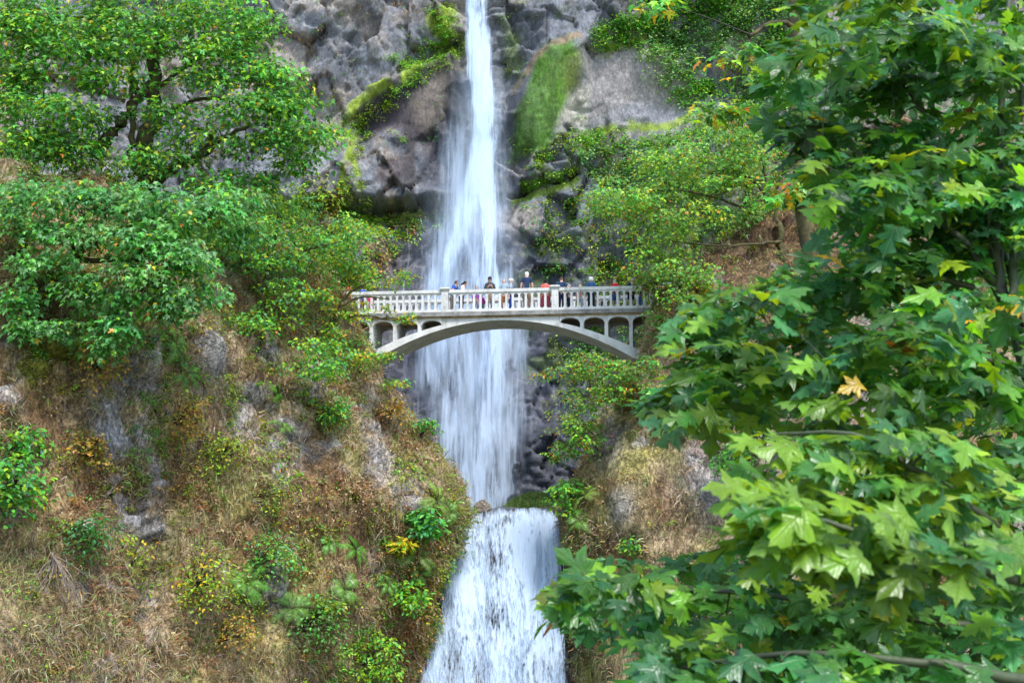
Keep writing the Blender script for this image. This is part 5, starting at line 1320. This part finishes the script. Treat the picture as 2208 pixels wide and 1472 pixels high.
# ------------------------------------------------------------------ ground cover: grass blades and small leaves nobody could count
def blades(name, P, nn, L, pal, width=.0145, hang=.6, curl=.35):
    n = len(P)
    d0 = nrm(nn * .8 + UP * (.25 - hang * .2) + rng.normal(0, .45, (n, 3))); ln = rng.uniform(L[0], L[1], n)[:, None]
    sd = nrm(np.cross(d0, TOCAM + rng.normal(0, .3, (n, 3)))) * (width * rng.uniform(.6, 1.5, (n, 1)))
    p1 = P + d0 * ln * .45; p2 = p1 + nrm(d0 * curl - UP * hang + rng.normal(0, .25, (n, 3))) * ln * .6
    V = np.stack([P - sd, P + sd, p1 + sd * .8, p1 - sd * .8, p2], 1).reshape(-1, 3)
    b = (np.arange(n) * 5)[:, None, None]
    F = (np.array([[0, 1, 2], [0, 2, 3], [3, 2, 4]])[None] + b).reshape(-1, 3)
    return build_mesh(name, V, F, np.repeat(pick_colours(n, pal, .28), 5, 0))
DRY = [((.46, .35, .21), 2.6), ((.38, .26, .13), 3), ((.26, .15, .07), 3), ((.54, .46, .34), 1.5), ((.36, .35, .13), 2.6), ((.24, .32, .10), 2.)]
for sf, n, nm in ((SL, 56000, 'dry_grass'), (SR, 22000, 'dry_grass')):
    w = (.06 + sstep(-.05, .3, fbm(sf.P, .45, 4, off=200.)) + 1.6 * blob(sf.px, sf.py, 240, 1420, 170, 90)) * (NOROCK[-1 if sf is SL else 1] + .08)
    P, nn, i = sf.pick(n, w)
    o = link(nm, blades(nm, P, nn, (.22, .75), DRY), M_GRASS); tag(o, 'dry brown grass hanging over the ' + ('left' if sf is SL else 'right') + '-hand bank', 'grass', kind='stuff')
for sf, n in ((SL, 900), (SR, 400)):
    P, nn, i = sf.pick(n); a = Acc()
    for p, q in zip(P, nn):
        d = nrm(q * .5 - UP * .5 + rng.normal(0, .6, 3)); L_ = rng.uniform(.3, 1.1)
        V, F = tube(np.array([p, p + d * L_ * .5 + q * .12, p + nrm(d - UP * .5) * L_ + q * .08]), [.012, .009, .004], 3); a.add(V, F)
    o = link('dead_stems', a.mesh('dead_stems'), M_DEAD); tag(o, 'bare grey dead stems strewn over the ' + ('left' if sf is SL else 'right') + '-hand bank', 'stems', kind='stuff')
# clumps of small leaves
def clumps(name, sf, nc, per, r, size, pals, w, label, tm=KITE):
    P, nn, i = sf.pick(nc, w)
    rr = rng.uniform(r[0], r[1], nc); out = nrm(nn + UP * .4)
    pos, d, n2 = sprays(P + out * rr[:, None] * .4, rr, per, flat=.7, down=.3)
    cn = vnoise(P[:, 0] * .45 + 3, P[:, 1] * .45, P[:, 2] * .6) * 1.5 - .25 + rng.normal(0, .2, nc); cidx = (np.clip(cn, 0, .999) * len(pals)).astype(int)
    cols = np.concatenate([pick_colours(per, pals[k], .25) for k in cidx])
    o = link(name, scatter_mesh(name, tm, pos, d, n2, rng.uniform(*size, len(pos)), cols), M_LEAF); tag(o, label, 'undergrowth', kind='stuff')
GC = [PG, [(LIME, 2), (MIDG, 2)], PYG, [(OLIVE, 3), (LIME, 1)], PYG, [(OLIVE, 2), ((.3, .3, .12), 2)], PO, PDRY, PDRY, [(OLIVE, 1), (MIDG, 1)], [((.32, .09, .03), 1), ((.3, .2, .1), 2)]]
wl_ = (sstep(-.1, .3, fbm(SL.P, .5, 4, off=310.)) + .08) * (NOROCK[-1] + .15) + 5. * blob(SL.px, SL.py, 905, 1300, 60, 200)
clumps('undergrowth', SL, 5000, 27, (.14, .46), (.07, .16), GC, wl_, 'low mixed undergrowth of small green and brown leaves on the left-hand bank')
wr_ = (sstep(-.1, .3, fbm(SR.P, .5, 4, off=310.)) + .08) * (NOROCK[1] + .15) + 2. * blob(SR.px, SR.py, 1250, 1300, 40, 200) + 3. * (SR.py < 700)
clumps('undergrowth', SR, 1700, 27, (.16, .50), (.06, .14), GC + [PG], wr_, 'low mixed undergrowth of small leaves on the right-hand bank')
top = (SL.py < 760) & (SL.px < 800)
clumps('undergrowth', SL, 700, 40, (.3, .7), (.10, .2), [PG, PG, [(DEEP, 3), (OLIVE, 1)], PYG], top * 1. + 1e-6, 'dark leafy undergrowth along the top of the left-hand bank')
# plants clinging to the cliff
ivy = soft(SC.px, SC.py, [(1370, 60), (1420, -60), (1760, -60), (1760, 230), (1640, 330), (1480, 240), (1400, 130)], 30) * sstep(-.25, .15, fbm(SC.P, .35, 4, off=400.))
ivy = ivy + .6 * soft(SC.px, SC.py, [(1240, 330), (1270, 280), (1560, 250), (1620, 420), (1300, 420)], 25) * sstep(-.1, .3, fbm(SC.P, .4, 4, off=420.)) + .8 * soft(SC.px, SC.py, [(1270, 60), (1400, 20), (1400, 80), (1290, 115)], 12)
clumps('ivy', SC, 1800, 30, (.3, .7), (.13, .26), [[((.24, .42, .18), 2), (MIDG, 1)], [((.20, .38, .14), 2), (TEAL, 1)], [((.28, .45, .16), 2), (MIDG, 1)], [(LIME, 1), (MIDG, 2)]], ivy + 1e-7, 'green ivy and ferns covering the cliff right of the falls')
mo = np.zeros(len(SC.P))
for pts, wd in (([(1000, 95), (940, 140), (870, 190), (810, 235), (745, 290)], 14), ([(790, 290), (765, 345), (752, 410), (748, 450)], 5), ([(770, 380), (790, 420), (795, 455)], 5), ([(850, 130), (900, 140), (930, 145)], 10), ([(930, 110), (960, 60), (945, 30)], 18), ([(1300, 110), (1370, 90)], 8), ([(840, 290), (870, 300)], 8), ([(1160, 350), (1220, 310), (1260, 300)], 16), ([(640, 420), (740, 450), (800, 480)], 14), ([(1118, 402), (1180, 386), (1245, 360)], 8), ([(800, 478), (890, 474), (960, 468)], 6)):
    d, _, _ = linedist(SC.px, SC.py, pts); mo = np.maximum(mo, np.exp(-(d / wd) ** 2))
clumps('cliff_plants', SC, 640, 26, (.15, .4), (.08, .18), [[(LIME, 2), ((.24, .30, .03), 2)], [(LIME, 1), (MIDG, 1)]], mo + 1e-7, 'bright yellow-green plants growing along the cliff ledges')
sc2 = soft(SC.px, SC.py, [(480, 440), (560, 405), (680, 415), (820, 470), (960, 480), (840, 530), (800, 640), (500, 640)], 20)
clumps('scrub', SC, 900, 34, (.25, .7), (.12, .24), [PYG, PYG, PG, PDRY, [(LIME, 2), (YELL, .5), (MIDG, 1)]], sc2 + 1e-7, 'yellow-green scrub on the mound behind the west end of the bridge')
sc3 = soft(SC.px, SC.py, [(1260, 420), (1330, 330), (1700, 300), (1760, 620), (1400, 640), (1260, 640)], 20) + .5 * soft(SC.px, SC.py, [(1130, 440), (1250, 400), (1270, 640), (1140, 640)], 15) + .9 * soft(SC.px, SC.py, [(1240, 640), (1440, 640), (1440, 820), (1270, 790)], 15) + .35 * soft(SC.px, SC.py, [(1165, 640), (1300, 640), (1300, 960), (1190, 940)], 15)
clumps('scrub', SC, 1200, 34, (.25, .7), (.10, .22), [PG, PYG, [(OLIVE, 2), (LIME, 1)], [(MIDG, 2), (ORAN, .3)]], sc3 + 1e-7, 'mixed scrub on the slope behind the east end of the bridge')
spk = (SC.px < 1000) * (SC.py < 470) + (SC.px > 1080) * (SC.px < 1270) * (SC.py < 640)
clumps('cliff_plants', SC, 700, 12, (.08, .25), (.06, .13), [[(LIME, 1), (OLIVE, 1)], [(MIDG, 1)], PDRY], spk * sstep(0, .4, fbm(SC.P, .4, 4, off=500.)) + 1e-7, 'scattered tiny plants in cracks of the cliff')

# grassy islet in the pool
P0_ = W(1140, 1092, 68.6)
gx, gy = np.meshgrid(np.linspace(-1.5, 1.5, 40), np.linspace(-.9, .9, 24)); hh = .75 * np.exp(-(gx / 1.05) ** 4 - (gy / .6) ** 2) * (1 + .25 * np.sin(gx * 1.4)) - .25
Vg = np.stack([gx, gy, hh], -1).reshape(-1, 3)
isl = tag(empty('grassy_islet', P0_ - np.array([0, 0, .05])), 'green grassy hummock on the lip at the foot of the upper falls', 'hummock')
link('soil', build_mesh('soil', Vg, grid_faces(40, 24), np.array((.05, .06, .02)) * np.ones((960, 3)), smooth=True), M_HILL, isl)
k = rng.integers(0, 960, 7000); k = k[Vg[k, 2] > -.15]
pg = Vg[k] + rng.normal(0, .03, (len(k), 3))
o = link('grass', blades('grass', pg, np.tile(UP, (len(k), 1)), (.15, .38), [((.13, .24, .05), 3), ((.22, .28, .08), 2), ((.08, .16, .03), 1)], hang=.1), M_GRASS, isl); o['kind'] = 'stuff'
